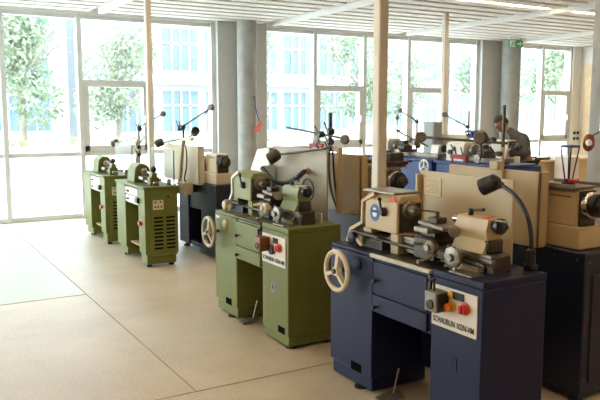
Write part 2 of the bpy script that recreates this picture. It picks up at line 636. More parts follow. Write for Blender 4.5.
    r_ = MB().rev(P(-.006, py0 + .075, .69), (-1, 0, 0), [(0, .03), (.01, .03), (.012, .022), (.03, .022), (.032, .016)], 20)
    r_.bar(P(-.04, py0 + .075, .672), P(-.04, py0 + .075, .708), .012, .014)
    link('rotary_switch', r_, RED, cp)
    if blue:
        link('pilot_lamp', MB().rev(P(-.006, py1 - .14, .74), (-1, 0, 0), [(0, .016), (.012, .016), (.018, .0)], 16), YELLOW, cp)
        r_ = MB().rev(P(-.006, py1 - .145, .68), (-1, 0, 0), [(0, .026), (.008, .026)], 18)
        e_ = link('emergency_button', r_, YELLOW, cp)
        link('button_cap', MB().rev(P(-.014, py1 - .145, .68), (-1, 0, 0), [(0, .012), (.014, .012), (.018, .02), (.03, .018)], 18), ORANGE, e_)
        link('digital_display', bx(-.012, -.006, py0 + .085, py0 + .155, .72, .755), BLACK, cp)
    else:
        link('rocker_switch', bx(-.014, -.006, py0 + .10, py0 + .16, .715, .75), BLACK, cp)
        link('speed_dial', MB().rev(P(-.006, py0 + .17, .665), (-1, 0, 0), [(0, .034), (.02, .034), (.026, .028)], 20), BLACK, cp)
    text_part('lettering', 'SCHAUBLIN 102N-VM', .042, P(-.0075, py1 - .012, pz0 + .02), (0, -1, 0), (0, 0, 1), INK, cp, fit=py1 - py0 - .03)
    # drive box
    by = k0 - .13
    sb = link('switch_box', bx(-.085, -.006, by, by + .085, .648, .748), STEEL if blue else GOLD, t, .006, label='small grey box' if blue else 'small brown box')
    link('side_plate', bx(-.08, -.01, by - .004, by, .655, .742), BLACK if blue else GOLD, sb)
    link('lens', MB().rev(P(-.085, by + .042, .685), (-1, 0, 0), [(0, .024), (.006, .024), (.007, .017), (.003, .015), (.003, 0)], 20), DSTEEL, sb)
    link('jog_lever', MB().cyl(P(-.05, by + .05, .73), P(-.05, by + .06, .80), .006, n=8).ball(P(-.05, by + .06, .80), .013), BLACK, sb)
    lp_ = MB().box(X - .003, X, Y + k0 - .19, Y + k0 - .14, .36, .43)
    wd = link('warning_plate', lp_, paint if blue else STEEL, t)
    zz = MB()
    yb_ = Y + k0 - .165
    zz.prism([(yb_ + .006, .42), (yb_ - .010, .42), (yb_ + .001, .40), (yb_ - .010, .40), (yb_ + .008, .37), (yb_ + .002, .392), (yb_ + .012, .392)], 'x', X - .0045, X - .003)
    link('lightning_mark', zz, INK, wd)
    # ---- bed and headstock
    b = bx(.15, .27, .10, 1.10, .86, .905)
    b.box(X + .145, X + .175, Y + .10, Y + .80, .905, .925)
    b.box(X + .245, X + .275, Y + .10, Y + .80, .905, .925)
    bx(.16, .26, .16, 1.08, .83, .86, b)
    bed = link('bed', b, STEEL, t, .004)
    b = MB().prism([(X + .155, .82), (X + .15, .86), (X + .16, .925), (X + .26, .925), (X + .27, .86), (X + .265, .82)], 'y', Y + .085, Y + .135)
    link('bed_foot', b, DSTEEL, t, .008)
    b = bx(.13, .28, .17, .33, .82, .862)
    link('bed_support', b, head, t, .006)
    for (q0, q1) in ((.77, .84), (1.02, 1.10)):
        link('head_support', bx(.12, .28, q0, q1, .815, .93), head, t, .006)
    hx0, hx1, hy0, hy1 = .11, .285, .77, 1.07
    b = MB().prism([(X + hx0, .93), (X + hx0, 1.105), (X + hx0 + .03, 1.145), (X + hx1 - .03, 1.145), (X + hx1, 1.105), (X + hx1, .93)], 'y', Y + hy0, Y + hy1)
    hd = link('headstock', b, head, t, .006)
    link('end_face', bx(hx0 + .012, hx1 - .012, hy0 - .006, hy0 + .002, .94, 1.10), DSTEEL, hd, .002)
    if blue:
        link('cover_plate', bx(hx0 + .005, hx1 + .02, hy0 + .04, hy1 + .03, 1.145, 1.158), STEEL, hd, .003)
    sp = MB().rev(P(.185, hy0 - .004, 1.065), (0, -1, 0), [(0, .052), (.010, .052), (.014, .042), (.018, .038), (.018, .024), (.065, .024), (.07, .02), (.07, .012), (.03, .011), (.03, 0)], 30)
    link('spindle', sp, STEEL, hd)
    # bent cover plate behind the head
    b = MB().strip([(Y + hy1 - .09, 1.152), (Y + hy1 + .03, 1.092), (Y + hy1 + .035, .965), (Y + L - .05, .91), (Y + L - .012, .824)], 'x', X + .10, X + .14, -.024)
    link('head_guard', b, head if blue else WHITEP, t, .003)
    b = bx(.16, .28, hy1, hy1 + .03, .93, 1.08)
    link('head_recess_shade', b, BLACK, t, .004)  # black block paints the shade of the recess between headstock and guard
    b = bx(.07, .26, hy1 - .17, hy1 + .10, .895, .905)
    link('tool_shelf', b, DSTEEL, t)
    b = bx(.10, .22, hy1 - .18, hy1 + .12, .815, .875)
    link('feed_gearbox', b, DSTEEL if blue else BLACK, t, .004)
    b = MB().rev(P(.10, hy1 + .06, .865), (-1, 0, 0), [(0, .03), (.02, .03), (.025, .036), (.05, .036), (.054, .03)], 20)
    link('feed_knob', b, NAVY if blue else CREAM, t)
    b = MB().rev(P(.11, hy1 + .02, .862), (-1, 0, 0), [(0, .028), (.03, .028)], 16)
    b.bar(P(.07, hy1 + .02, .86), P(.03, hy1 - .08, .845), .016, .014)
    link('feed_lever', b, CREAML, t)
    # marks on the headstock
    lv = MB().rev(P(hx0, hy0 + .115, 1.045), (-1, 0, 0), [(0, .026), (.014, .026), (.02, .02), (.03, .016)], 18)
    lv.bar(P(hx0 - .022, hy0 + .115, 1.045), P(hx0 - .03, hy0 + .125, 1.115), .012, .01)
    lv.ball(P(hx0 - .03, hy0 + .125, 1.118), .012)
    link('speed_lever', lv, BLACK, hd)
    if blue:
        s_ = MB()
        cx, cz = Y + hy0 + .205, 1.03
        s_.prism([(cx + .045 * math.cos(2 * PI * i / 32), cz + .05 * math.sin(2 * PI * i / 32)) for i in range(32)], 'x', X + hx0 - .002, X + hx0)
        si = link('eye_protection_sign', s_, SIGNB, hd, label='round blue eye protection sign')
        f_ = MB()
        f_.prism([(cx + .022 * math.cos(a), cz + .002 + .028 * math.sin(a)) for a in [2 * PI * i / 24 for i in range(24)]], 'x', X + hx0 - .003, X + hx0 - .002)
        link('face_mark', f_, SIGNW, si)
        g_ = MB()
        for q in (-1, 1):
            g_.prism([(cx + q * .0125 + .012 * math.cos(a), cz + .008 + .009 * math.sin(a)) for a in [2 * PI * i / 16 for i in range(16)]], 'x', X + hx0 - .0042, X + hx0 - .003)
        g_.box(X + hx0 - .0042, X + hx0 - .003, cx - .03, cx + .03, cz + .006, cz + .011)
        link('goggle_mark', g_, SIGNB, si)
        w_ = MB().prism([(Y + hy0 + .005, 1.108), (Y + hy0 + .065, 1.108), (Y + hy0 + .035, 1.15)], 'x', X + hx0 - .004, X + hx0 - .001)
        link('warning_triangle', w_, RED, hd, label='red triangle sticker')
    # ---- tailstock
    b = MB().prism([(X + .135, .925), (X + .165, .99), (X + .155, 1.035), (X + .172, 1.09), (X + .25, 1.095), (X + .27, 1.06), (X + .262, .99), (X + .285, .925)], 'y', Y + .15, Y + .365)
    ts = link('tailstock', b, head, t, .003)
    b = MB().rev(P(.215, .15, 1.06), (0, -1, 0), [(0, .03), (.02, .03), (.022, .039), (.045, .039), (.05, .032), (.055, .014), (.075, .012)], 24)
    w2 = link('tailstock_handwheel', b, BLACK, ts)
    link('crank_handle', MB().cyl(P(.18, .115, 1.09), P(.165, .03, 1.095), .006, n=8), STEEL, w2)
    b = MB().cyl(P(.21, .31, 1.09), P(.21, .31, 1.125), .014, n=14)
    b.cyl(P(.21, .31, 1.118), P(.21, .225, 1.128), .006, n=8).ball(P(.21, .225, 1.128), .009)
    link('clamp_lever', b, BLACK, ts)
    link('top_label', bx(.178, .245, .175, .205, 1.092, 1.097), RED if blue else PLATE, ts)
    b = MB().cyl(P(.215, .38, 1.06), P(.215, .43, 1.06), .018, n=16)
    link('quill', b, CHROME, ts)
    b = bx(.16, .26, .135, .165, .925, .99)
    link('tailstock_clamp', b, DSTEEL, t, .006)
    # ---- carriage
    b = bx(.11, .30, .44, .62, .925, .955)
    bx(.09, .14, .44, .60, .84, .95, b)
    bx(.12, .26, .47, .58, .955, .985, b)
    bx(.10, .24, .38, .47, .86, .925, b)
    cr = link('saddle', b, DSTEEL, t, .006)
    b = bx(.06, .26, .46, .57, .985, 1.012)
    b.prism([(X + .07, Y + .36), (X + .14, Y + .34), (X + .22, Y + .56), (X + .13, Y + .62)], 'z', 1.012, 1.032)
    link('compound_slide', b, STEEL, t, .004)
    b = bx(.12, .19, .46, .53, 1.032, 1.062)
    b.cyl(P(.155, .495, 1.06), P(.155, .495, 1.09), .010, n=10)
    b.bar(P(.155, .495, 1.088), P(.10, .56, 1.094), .010, .008)
    link('tool_post', b, DSTEEL, t, .003)
    b = MB().rev(P(.11, .33, 1.02), (-.5, -.8, 0), [(0, .012), (.03, .012), (.032, .028), (.05, .03), (.054, .024)], 20)
    b.cyl(P(.11, .33, 1.02), P(.16, .41, 1.02), .012, n=10)
    link('compound_handwheel', b, STEEL, t)
    b = MB().rev(P(.09, .42, .925), (-1, 0, 0), [(0, .018), (.02, .018), (.022, .034), (.05, .037), (.054, .032), (.058, .018), (.075, .016)], 26)
    b.cyl(P(.025, .455, .94), P(-.02, .475, .945), .008, .010, n=10)
    link('crossfeed_handwheel', b, CREAML if not blue else STEEL, t)
    b = MB().rev(P(.10, .28, .895), (-1, 0, 0), [(0, .018), (.02, .018), (.022, .055), (.04, .058), (.044, .05), (.044, .02), (.06, .018), (.06, 0)], 8)
    for a in range(0, 360, 60):
        b.bar(P(.07, .28 + .04 * math.cos(math.radians(a)), .895 + .04 * math.sin(math.radians(a))), P(.06, .28 + .066 * math.cos(math.radians(a + 12)), .895 + .066 * math.sin(math.radians(a + 12))), .014, .012)
    b.cyl(P(.10, .28, .895), P(.20, .30, .895), .02, n=12)
    link('carriage_handwheel', b, STEEL, t)
    b = MB().cyl(P(.07, .39, .89), P(.01, .46, .845), .007, n=8).ball(P(.01, .46, .845), .014)
    link('feed_engage_lever', b, STEEL, t)
    b = MB().cyl(P(.125, .12, .875), P(.125, 1.0, .875), .011, n=12)
    link('feed_rod', b, DSTEEL, t)
    link('drip_plate', bx(.02, .10, .10, .25, .834, .842), STEEL, t)
    # splash panel
    if splash:
        sy0, sy1, sz0, sz1, sm = splash
        b = MB().prism([(Y + sy0, sz0), (Y + sy0, sz1), (Y + sy1 - .02, sz1), (Y + sy1, sz1 - .02), (Y + sy1, sz0)], 'x', X + .50, X + .515)
        b.box(X + .465, X + .515, Y + sy1 - .02, Y + sy1, sz0, sz1 - .02)
        spn = link('splash_panel', b, sm, t, .004)
        b = MB()
        for yy in (sy0 + .15, sy1 - .15):
            b.box(X + D - .03, X + .50, Y + yy, Y + yy + .04, .78, .86)
        link('panel_bracket', b, DSTEEL, t)
        return t, spn
    return t, None

blue_lathe, bsp = front_lathe((2.30, 2.26, 0), 1.27, .35, .84, NAVY, CREAM,
    'navy blue lathe with cream headstock and blue goggles sign, nearest the camera', (.306, 1.048, .80, 1.253, CREAM), True)
green_lathe, gsp = front_lathe((2.27, 4.0, 0), 1.20, .375, .80, GREEN, mat('pale_green_paint', '7F8658', .45, var=.05, spec=.3),
    'large olive green lathe with cream handwheel in the middle of the front row', (.311, 1.15, .80, 1.332, mat('grey_cream_paint', '9F967F', .45, var=.05)))
# notice sheet and fittings on the splash panels
b = MB().box(2.796, 2.80, 3.113, 3.264, 1.112, 1.2146)
ns = link('notice_sheet', b, PAPER, bsp, label='pale notice sheet')
b = MB()
for k in range(7):
    b.box(2.7948, 2.796, 3.13, 3.245 - .02 * (k % 3), 1.127 + k * .012, 1.13 + k * .012)
link('printed_lines', b, mat('grey_ink', '9C907A', .7), ns)
b = MB().rev((2.77, 4.575, 1.159), (-1, 0, 0), [(0, .026), (.02, .026), (.024, .018), (.04, .016)], 16)
link('hose_fitting', b, mat('pink_fitting', 'C08A74', .5), gsp)
b = MB().torus((2.765, 4.57, 1.015), (1, 0, 0), .085, .004, 30, 6)
link('cable_loop', b, BLACK, gsp)
# segmented coolant hose of the green lathe
pts = [(2.745, 4.575, 1.159), (2.68, 4.52, 1.145), (2.63, 4.50, 1.119), (2.62, 4.595, 1.08), (2.62, 4.695, 1.062), (2.62, 4.81, 1.065), (2.62, 4.907, 1.09), (2.62, 4.986, 1.131), (2.62, 5.044, 1.157)]
b = MB().tube(pts, lambda i: .021 if i % 2 else .015, 10, 4)
link('coolant_hose', b, HOSE, green_lathe, label='navy segmented hose')
b = MB().prism([(5.13, 1.0), (5.15, 1.322), (5.443, 1.283), (5.60, 1.0587)], 'x', 2.78, 2.792)
wg = link('head_screen', b, WHITEP, green_lathe, .002, label='white sloping screen')
b = MB().box(2.65, 2.78, 5.10, 5.112, .834, 1.17)
link('side_screen', b, mat('pale_blue_acrylic', 'B4C6D2', .3), green_lathe, .002, label='pale blue side plate')
b = MB().box(2.74, 2.792, 5.12, 5.15, .79, 1.06).box(2.67, 2.792, 5.06, 5.15, .77, .79)
link('screen_bracket', b, DSTEEL, green_lathe)
b = MB().box(2.61, 2.62, 4.13, 4.245, .834, .90)
link('drip_card', b, WHITEP, green_lathe, label='small white card on the deck')

# ------------------------------------------------------------------ gooseneck lamp of the near lathe
t = thing('gooseneck_lamp', 'black gooseneck lamp curving up behind the tailstock of the near navy lathe', 'lamp', (2.69, 2.336, .836))
link('base', MB().box(2.665, 2.715, 2.31, 2.362, .835, .865), BLACK, t, .004)
link('socket', MB().rev((2.69, 2.336, .865), (0, 0, 1), [(0, .021), (.07, .021), (.078, .014)], 18), BLACK, t)
gp = [(2.69, 2.336, .94), (2.69, 2.341, 1.005), (2.69, 2.365, 1.09), (2.69, 2.412, 1.156), (2.69, 2.473, 1.2035), (2.69, 2.549, 1.237)]
link('neck', MB().tube(gp, .011, 10, 5), BLACK, t)
h = MB().rev((2.69, 2.563, 1.258), (-.30, .85, -.42), [(-.005, .016), (.01, .034), (.02, .042), (.095, .046), (.10, .046), (.096, .040), (.03, .034), (.03, 0)], 24)
h.ball((2.69, 2.549, 1.235), .019)
link('lamp_head', h, BLACK, t)

# ------------------------------------------------------------------ small green bench machines
def small_machine(loc, label):
    X, Y = loc
    t = thing('small_lathe', label, 'lathe', (X, Y, 0), 'small green lathes by the window')
    P = lambda x, y, z: (X + x, Y + y, z)
    def bx(x0, x1, y0, y1, z0, z1, mb=None):
        return (mb or MB()).box(X + x0, X + x1, Y + y0, Y + y1, z0, z1)
    c = bx(0, .36, 0, .21, .14, .82)
    bx(.02, .34, .02, .20, .03, .14, c)
    link('right_pedestal', c, GREEN, t, .006)
    c = bx(0, .36, .67, 1.0, .12, .82)
    bx(.02, .34, .69, .97, .03, .12, c)
    link('left_pedestal', c, GREEN, t, .006)
    c = bx(.02, .36, .20, .68, .62, .82)
    bx(.30, .34, .20, .68, .16, .62, c)
    link('bridge', c, GREEN, t, .004)
    link('deck', bx(-.015, .375, -.015, 1.015, .82, .845), GREEN, t, .008)
    for z0, z1 in ((.725, .80), (.64, .715)):
        d = link('drawer', bx(.0, .03, .23, .65, z0, z1), WHITEP, t, .003)
        link('drawer_pull', bx(-.02, .0, .52, .58, z0 + .025, z0 + .045), BLACK, d, .003)
    link('dial_box', bx(-.03, .005, .16, .25, .66, .715), BLACK, t, .004)
    link('stop_button', MB().rev(P(0, .13, .455), (-1, 0, 0), [(0, .02), (.012, .02), (.014, .028), (.03, .024)], 16), RED, t)
    link('shelf_rod', bx(.05, .29, .20, .68, .17, .185), CREAM, t)
    # end panel with slots
    ep = link('end_panel', bx(.065, .345, -.008, .0, .12, .79), GREEN, t, .003)
    for i in range(2):
        for k in range(9):
            x0 = .075 + i * .13 + .02
            z0 = .19 + k * .04
            link('vent_slot', bx(x0, x0 + .095, -.010, -.0075, z0, z0 + .018), mat('opening_shade', '07070A', .95, spec=.05), ep)  # louvre drawn as a raised slab, its inner shade painted matte black
    np_ = link('name_plate', bx(.085, .20, -.012, -.008, .605, .705), CREAML, ep, .002)
    for (dx, dz) in ((.11, .635), (.11, .685), (.165, .685), (.175, .635), (.14, .635)):
        link('switch_knob', MB().rev(P(dx, -.012, dz), (0, -1, 0), [(0, .009), (.01, .009)], 10), BLACK, np_)
    link('cable_gland', MB().rev(P(.25, -.008, .735), (0, -1, 0), [(0, .013), (.014, .013)], 12), BLACK, ep)
    for fx in (.06, .30):
        for fy in (.07, .85):
            link('foot', MB().rev(P(fx, fy, 0), (0, 0, 1), [(0, .028), (.02, .028), (.024, .012), (.04, .012)], 14), RUBBER, t)
    # little lathe on top
    hs = MB().prism([(X + .055, .845), (X + .065, .965)] + [(X + .15 - .085 * math.cos(PI * i / 10), .965 + .085 * math.sin(PI * i / 10)) for i in range(1, 10)] + [(X + .235, .965), (X + .245, .845)], 'y', Y + .50, Y + .76)
    hs = link('headstock', hs, GREEN, t, .008)
    link('pulley', MB().rev(P(.15, .76, .965), (0, 1, 0), [(0, .03), (.01, .03), (.012, .055), (.03, .055), (.032, .035), (.06, .035)], 20), STEEL, hs)
    link('chuck', MB().rev(P(.15, .50, .965), (0, -1, 0), [(0, .02), (.02, .02), (.022, .038), (.06, .038), (.064, .02)], 20), CHROME, hs)
    link('bed', bx(.12, .18, .05, .70, .86, .89), CHROME, t, .004)
    b = bx(.10, .20, .10, .20, .845, .93)
    b.prism([(X + .115, .93), (X + .13, .98), (X + .17, .98), (X + .185, .93)], 'y', Y + .10, Y + .20)
    ts = link('tailstock', b, GREEN, t, .006)
    link('quill', MB().cyl(P(.15, .20, .965), P(.15, .30, .965), .012), CHROME, ts)
    link('knob', MB().cyl(P(.15, .14, .975), P(.15, .14, 1.0), .012).ball(P(.15, .14, 1.012), .032), BLACK, ts)
    link('slide', bx(.08, .22, .28, .42, .89, .925), STEEL, t, .004)
    link('oil_cup', MB().rev(P(.30, .09, .845), (0, 0, 1), [(0, .022), (.05, .022), (.06, .018), (.065, .0)], 14), STEEL, t)
    # clear guard
    b = bx(.46, .465, .38, 1.12, .84, 1.20)
    g = link('clear_guard', b, GUARD, t)
    link('guard_post', bx(.455, .47, .37, .38, .80, 1.19), STEEL, t)
    link('guard_arm', bx(.36, .47, .37, .40, .79, .815).box(X + .36, X + .47, Y + .80, Y + .83, .79, .845), STEEL, t)
    return t

small_machine((2.26, 6.96), 'small olive green lathe with louvred end panel, nearer of the two by the window')
small_machine((2.26, 8.46), 'small olive green lathe farthest away, closest to the tall windows')

# ------------------------------------------------------------------ lathes facing away (second and fourth rows)
def back_lathe(loc, L, label, splash, cab, head, paint_dark=NAVYD, panel=CREAM, zt=.85, tray=True, hws=.84):
    X, Y = loc
    t = thing('cabinet_lathe', label, 'lathe', (X, Y, 0))
    P = lambda x, y, z: (X + x, Y + y, z)
    def bx(x0, x1, y0, y1, z0, z1, mb=None):
        return (mb or MB()).box(X + x0, X + x1, Y + y0, Y + y1, z0, z1)
    c = bx(0, .55, 0, .42, .06, zt)
    bx(.03, .52, .03, .40, .02, .06, c)
    rp = link('head_pedestal', c, cab, t, .008)
    link('end_door', bx(.06, .50, -.008, 0, .12, zt - .12), paint_dark, rp, .004)
    b = MB()
    for z in (.14, zt - .05):
        for x in (.03, .52):
            bolt(b, P(x, 0, z), (0, -1, 0))
    for y in (.05, .20, .36):
        bolt(b, P(0, y, zt - .04), (-1, 0, 0))
    link('bolts', b, STEEL, rp)
    c = bx(0, .55, L - .30, L, .06, zt)
    link('tail_pedestal', c, cab, t, .008)
    c = bx(.02, .53, .40, L - .28, .50, zt)
    bx(.42, .5, .40, L - .28, .1, .5, c)
    link('bridge', c, paint_dark, t, .004)
    link('kick_rail', bx(.02, .06, .40, L - .28, .06, .11), paint_dark, t)
    for (fx, fy) in ((.06, .07), (.48, .07), (.06, L - .08), (.48, L - .08)):
        link('foot', MB().rev(P(fx, fy, 0), (0, 0, 1), [(0, .04), (.02, .04), (.025, .015), (.07, .015)], 12), BLACK, t)
    c = bx(.04, .25, .08, .42, zt, zt + .125)
    link('head_base', c, head, t, .008)
    c = MB().prism([(X + .06, zt + .125), (X + .06, zt + .31), (X + .075, zt + .33), (X + .205, zt + .33), (X + .22, zt + .31), (X + .22, zt + .125)], 'y', Y + .12, Y + .40)
    hd = link('headstock', c, head, t, .006)
    link('end_face', bx(.075, .205, .105, .122, zt + .10, zt + .32), DSTEEL, hd, .006)
    hw = MB().rev(P(.13, .105, zt + .245), (0, -1, 0), [(0, .06 * hws), (.01, .085 * hws), (.03, .09 * hws), (.045, .086 * hws), (.05, .07 * hws), (.05, .0)], 30)
    hw = link('spindle_handwheel', hw, CHROME if tray else BLACK, hd)
    link('rubber_rim', MB().rev(P(.13, .055, zt + .245), (0, -1, 0), [(0, .078 * hws), (.018, .08 * hws), (.03, .074 * hws), (.032, .05 * hws), (.034, 0)], 30), BLACK, hw)
    link('drawbar', MB().rev(P(.13, .024, zt + .245), (0, -1, 0), [(0, .045), (.03, .042), (.034, .03), (.055, .028), (.058, 0)], 20), DSTEEL, hw)
    c = bx(.055, .06,   .16, .30, zt + .285, zt + .29)
    link('seam_line', c, DSTEEL, hd)
    if tray:
        tr = bx(.02, .26, .11, .44, zt + .335, zt + .345)
        bx(.02, .03, .11, .44, zt + .345, zt + .36, tr)
        bx(.25, .26, .11, .44, zt + .345, zt + .36, tr)
        link('top_tray', tr, CREAM if tray == 2 else STEEL, hd, .003)
    link('bed', bx(.11, .23, .38, L - .08, zt + .04, zt + .11), STEEL, t, .006)
    link('bed_foot', bx(.09, .25, L - .26, L - .10, zt, zt + .04), DSTEEL, t)
    c = MB().rev(P(.14, .40, zt + .245), (0, 1, 0), [(0, .05), (.02, .05), (.022, .06), (.07, .06), (.072, .02), (.10, .02)], 20)
    link('chuck', c, STEEL, hd)
    c = bx(.07, .28, .60, .76, zt + .11, zt + .17)
    bx(.12, .22, .64, .72, zt + .17, zt + .23, c)
    link('carriage', c, DSTEEL, t, .006)
    c = bx(.11, .23, L - .34, L - .12, zt + .11, zt + .28)
    ts = link('tailstock', c, head, t, .012)
    link('tailstock_handwheel', MB().rev(P(.17, L - .12, zt + .23), (0, 1, 0), [(0, .015), (.02, .015), (.022, .05), (.04, .05), (.042, .02)], 20), BLACK, ts)
    sp = None
    if splash:
        y0, y1, z0, z1 = splash
        b = bx(-.055, -.04, y0, y1, z0, z1)
        bx(-.055, .02, y0, y0 + .015, z0, z1, b)
        sp = link('splash_panel', b, panel, t, .004)
        for q in (y0 + .1, min(y1, L) - .14):
            link('panel_bracket', bx(-.05, .03, q, q + .04, zt - .04, zt + .02), DSTEEL, t)
    return t, sp

r1, _ = back_lathe((3.20, 2.41), 1.25, 'dark navy lathe with cream headstock and spindle wheel at the right edge of the photo',
                   (.28, 1.02, .84, 1.27), NAVYD, CREAM)
r2, _ = back_lathe((3.16, 4.08), 1.25, 'navy lathe behind the thick cream post, a dark vice on its headstock tray',
                   (.28, 1.10, .82, 1.28), NAVYD, CREAM, tray=2)
r3, r3p = back_lathe((3.04, 6.93), 1.10, 'navy lathe with cream headstock behind the small green lathes, left of the concrete column',
                   (.34, 1.45, .80, 1.23), NAVYD, CREAML, panel=CREAML, zt=.82, tray=False)
# feed motor on the back of the far one
b = MB().box(2.86, 2.98, 7.42, 7.62, .68, .82)
mo = link('motor_box', b, CREAML, r3, .008)
link('motor_wheel', MB().rev((2.86, 7.56, .745), (-1, 0, 0), [(0, .03), (.01, .06), (.03, .062), (.036, .05), (.036, .02), (.05, .02)], 20), CHROME, mo)
link('motor_mount', MB().box(2.97, 3.05, 7.45, 7.58, .70, .80), DSTEEL, mo)

# ------------------------------------------------------------------ indicator stands on poles
def arm_stand(name, label, base, pole, bracket, rods, discs, heads, clamps, cords, cat='stand', polem=CREAM):
    t = thing(name, label, cat, base, 'jointed arm stands behind the lathes')
    for (p0, p1, w, m) in pole:
        link('pole', MB().bar(p0, p1, w, w), m, t, .003)
    for (p0, p1, w) in bracket:
        link('bracket', MB().bar(p0, p1, w, w), polem, t, .004)
    for (p0, p1, r) in rods:
        link('rod', MB().cyl(p0, p1, r, n=10), DSTEEL, t)
    for (c, ax, r, th) in discs:
        c = Vector(c)
        a = Vector(ax).normalized()
        link('disc', MB().rev(c - a * th / 2, a, [(0, r * .8), (th * .2, r), (th * .8, r), (th, r * .8), (th, r * .35), (th * 1.6, r * .3)], 22), mat('worn_grey_metal', '6A6258', .45, .3, var=.2), t)
    for (c, ax, r, ln) in heads:
        a = Vector(ax).normalized()
        link('lamp_head', MB().rev(Vector(c) - a * ln / 2, a, [(0, r * .55), (ln * .12, r * .9), (ln * .3, r), (ln, r * 1.02), (ln * .96, r * .8), (ln * .5, r * .7), (ln * .5, 0)], 22), mat('dark_bronze_metal', '4B443C', .45, .4, var=.2), t)
    for (c, r) in clamps:
        r *= .72
        b = MB().rev((c[0] - r, c[1], c[2]), (1, 0, 0), [(0, r * .7), (r * .3, r), (r * 1.7, r), (r * 2, r * .7)], 14)
        b.box(c[0] - r * .5, c[0] + r * .5, c[1] - r * 1.3, c[1] + r * 1.1, c[2] - r * .6, c[2] + r * .5)
        b.cyl((c[0] - .02, c[1] + .01, c[2]), (c[0] - .03, c[1] + .045, c[2] + r * 2.6), .006, n=8)
        link('clamp', b, BLACK, t)
    for pts in cords:
        link('cord', MB().tube(pts, .008, 8, 6), BLACK, t)
    return t

arm_stand('indicator_stand', 'stand with black crossed rods, counterweight disc and bronze lamp above the green lathe', (3.0, 4.49, .80),
          [((3.0, 4.49, .84), (3.0, 4.49, 1.325), .036, CREAM), ((3.0, 4.623, 1.30), (3.0, 4.623, 1.60), .024, BLACK)],
          [((3.0, 4.472, 1.318), (3.0, 4.70, 1.318), .034), ((3.0, 4.472, .835), (3.158, 4.472, .835), .03)],
          [((2.99, 5.286, 1.475), (3.0, 4.40, 1.404), .0075), ((2.70, 4.885, 1.272), (2.70, 4.225, 1.345), .0085), ((2.70, 4.225, 1.345), (2.99, 4.60, 1.345), .0085)],
          [((2.98, 4.388, 1.400), (1, .5, 0), .036, .03)],
          [((2.68, 4.943, 1.256), (-.5, .6, -.45), .048, .095)],
          [((2.98, 4.72, 1.43), .036), ((2.99, 4.60, 1.455), .038), ((2.99, 4.60, 1.375), .034), ((2.98, 4.70, 1.29), .036), ((2.99, 4.59, 1.32), .028)],
          [[(3.0, 4.63, 1.32), (2.99, 4.62, 1.15), (2.98, 4.57, 1.0), (3.0, 4.52, .86)], [(3.01, 4.60, 1.32), (3.0, 4.56, 1.1), (3.01, 4.53, .9)]])
arm_stand('indicator_stand', 'cream pole with a long brown rod and grey discs above the near navy lathe', (3.1, 2.96, .85),
          [((3.13, 2.96, .82), (3.13, 2.96, 1.40), .018, CREAM), ((3.13, 2.96, 1.38), (3.13, 2.96, 1.645), .016, DSTEEL)],
          [((3.12, 2.965, 1.29), (3.12, 3.03, 1.29), .05), ((3.13, 2.96, .83), (3.198, 2.96, .83), .03)],
          [((3.10, 3.64, 1.438), (3.10, 2.90, 1.425), .0085), ((3.09, 3.10, 1.43), (3.09, 3.09, 1.345), .008)],
          [((3.10, 3.66, 1.438), (1, .8, 0), .036, .045), ((3.09, 3.10, 1.452), (1, .6, .1), .042, .06)],
          [], [((3.11, 3.02, 1.44), .022), ((3.11, 3.06, 1.43), .020), ((3.11, 2.97, 1.36), .022)], [])
arm_stand('indicator_stand', 'bent cream pole with thin black arms and two lamps behind the nearer small green lathe', (2.9, 7.55, .8),
          [((2.9, 7.62, .80), (2.9, 7.50, 1.30), .034, CREAM), ((2.9, 7.485, 1.28), (2.9, 7.485, 1.46), .02, BLACK)],
          [((2.9, 7.56, 1.30), (2.9, 7.22, 1.315), .036), ((2.9, 7.70, .80), (3.038, 7.70, .80), .03)],
          [((2.9, 7.49, 1.45), (2.9, 6.72, 1.645), .009), ((2.9, 7.50, 1.31), (2.9, 8.15, 1.245), .007), ((2.9, 7.45, 1.29), (2.9, 7.17, 1.375), .008), ((2.9, 6.72, 1.645), (2.9, 6.90, 1.57), .006)],
          [((2.9, 6.70, 1.655), (1, .5, 0), .034, .04)],
          [((2.89, 7.115, 1.395), (-.2, -.8, .25), .045, .09), ((2.88, 8.22, 1.24), (-.5, .6, -.35), .048, .09)],
          [((2.89, 7.55, 1.43), .045), ((2.89, 7.47, 1.44), .035)],
          [[(2.9, 7.46, 1.30), (2.9, 7.40, 1.15), (2.92, 7.46, 1.0), (2.9, 7.48, .86), (2.96, 7.56, .80)]])
arm_stand('indicator_stand', 'cream pole with thin arms and a small lamp behind the farther small green lathe', (2.9, 9.1, .7),
          [((2.9, 9.30, .0), (2.9, 9.14, 1.25), .04, CREAM), ((2.9, 9.09, .72), (2.9, 9.09, 1.45), .022, STEEL)],
          [((2.9, 9.2, 1.12), (2.9, 9.05, 1.12), .04), ((2.82, 9.30, .012), (2.98, 9.30, .012), .024), ((2.9, 9.18, .72), (2.9, 9.05, .72), .03)],
          [((2.9, 9.05, 1.42), (2.9, 8.16, 1.58), .009), ((2.9, 9.15, 1.27), (2.9, 10.05, 1.175), .007), ((2.9, 9.08, 1.20), (2.9, 8.86, 1.29), .008)],
          [((2.9, 8.14, 1.585), (1, .5, 0), .034, .04)],
          [((2.88, 10.12, 1.17), (-.5, .6, -.35), .05, .10)],
          [((2.89, 9.02, 1.39), .04), ((2.89, 9.07, 1.15), .035), ((2.89, 9.07, 1.05), .035)], [])

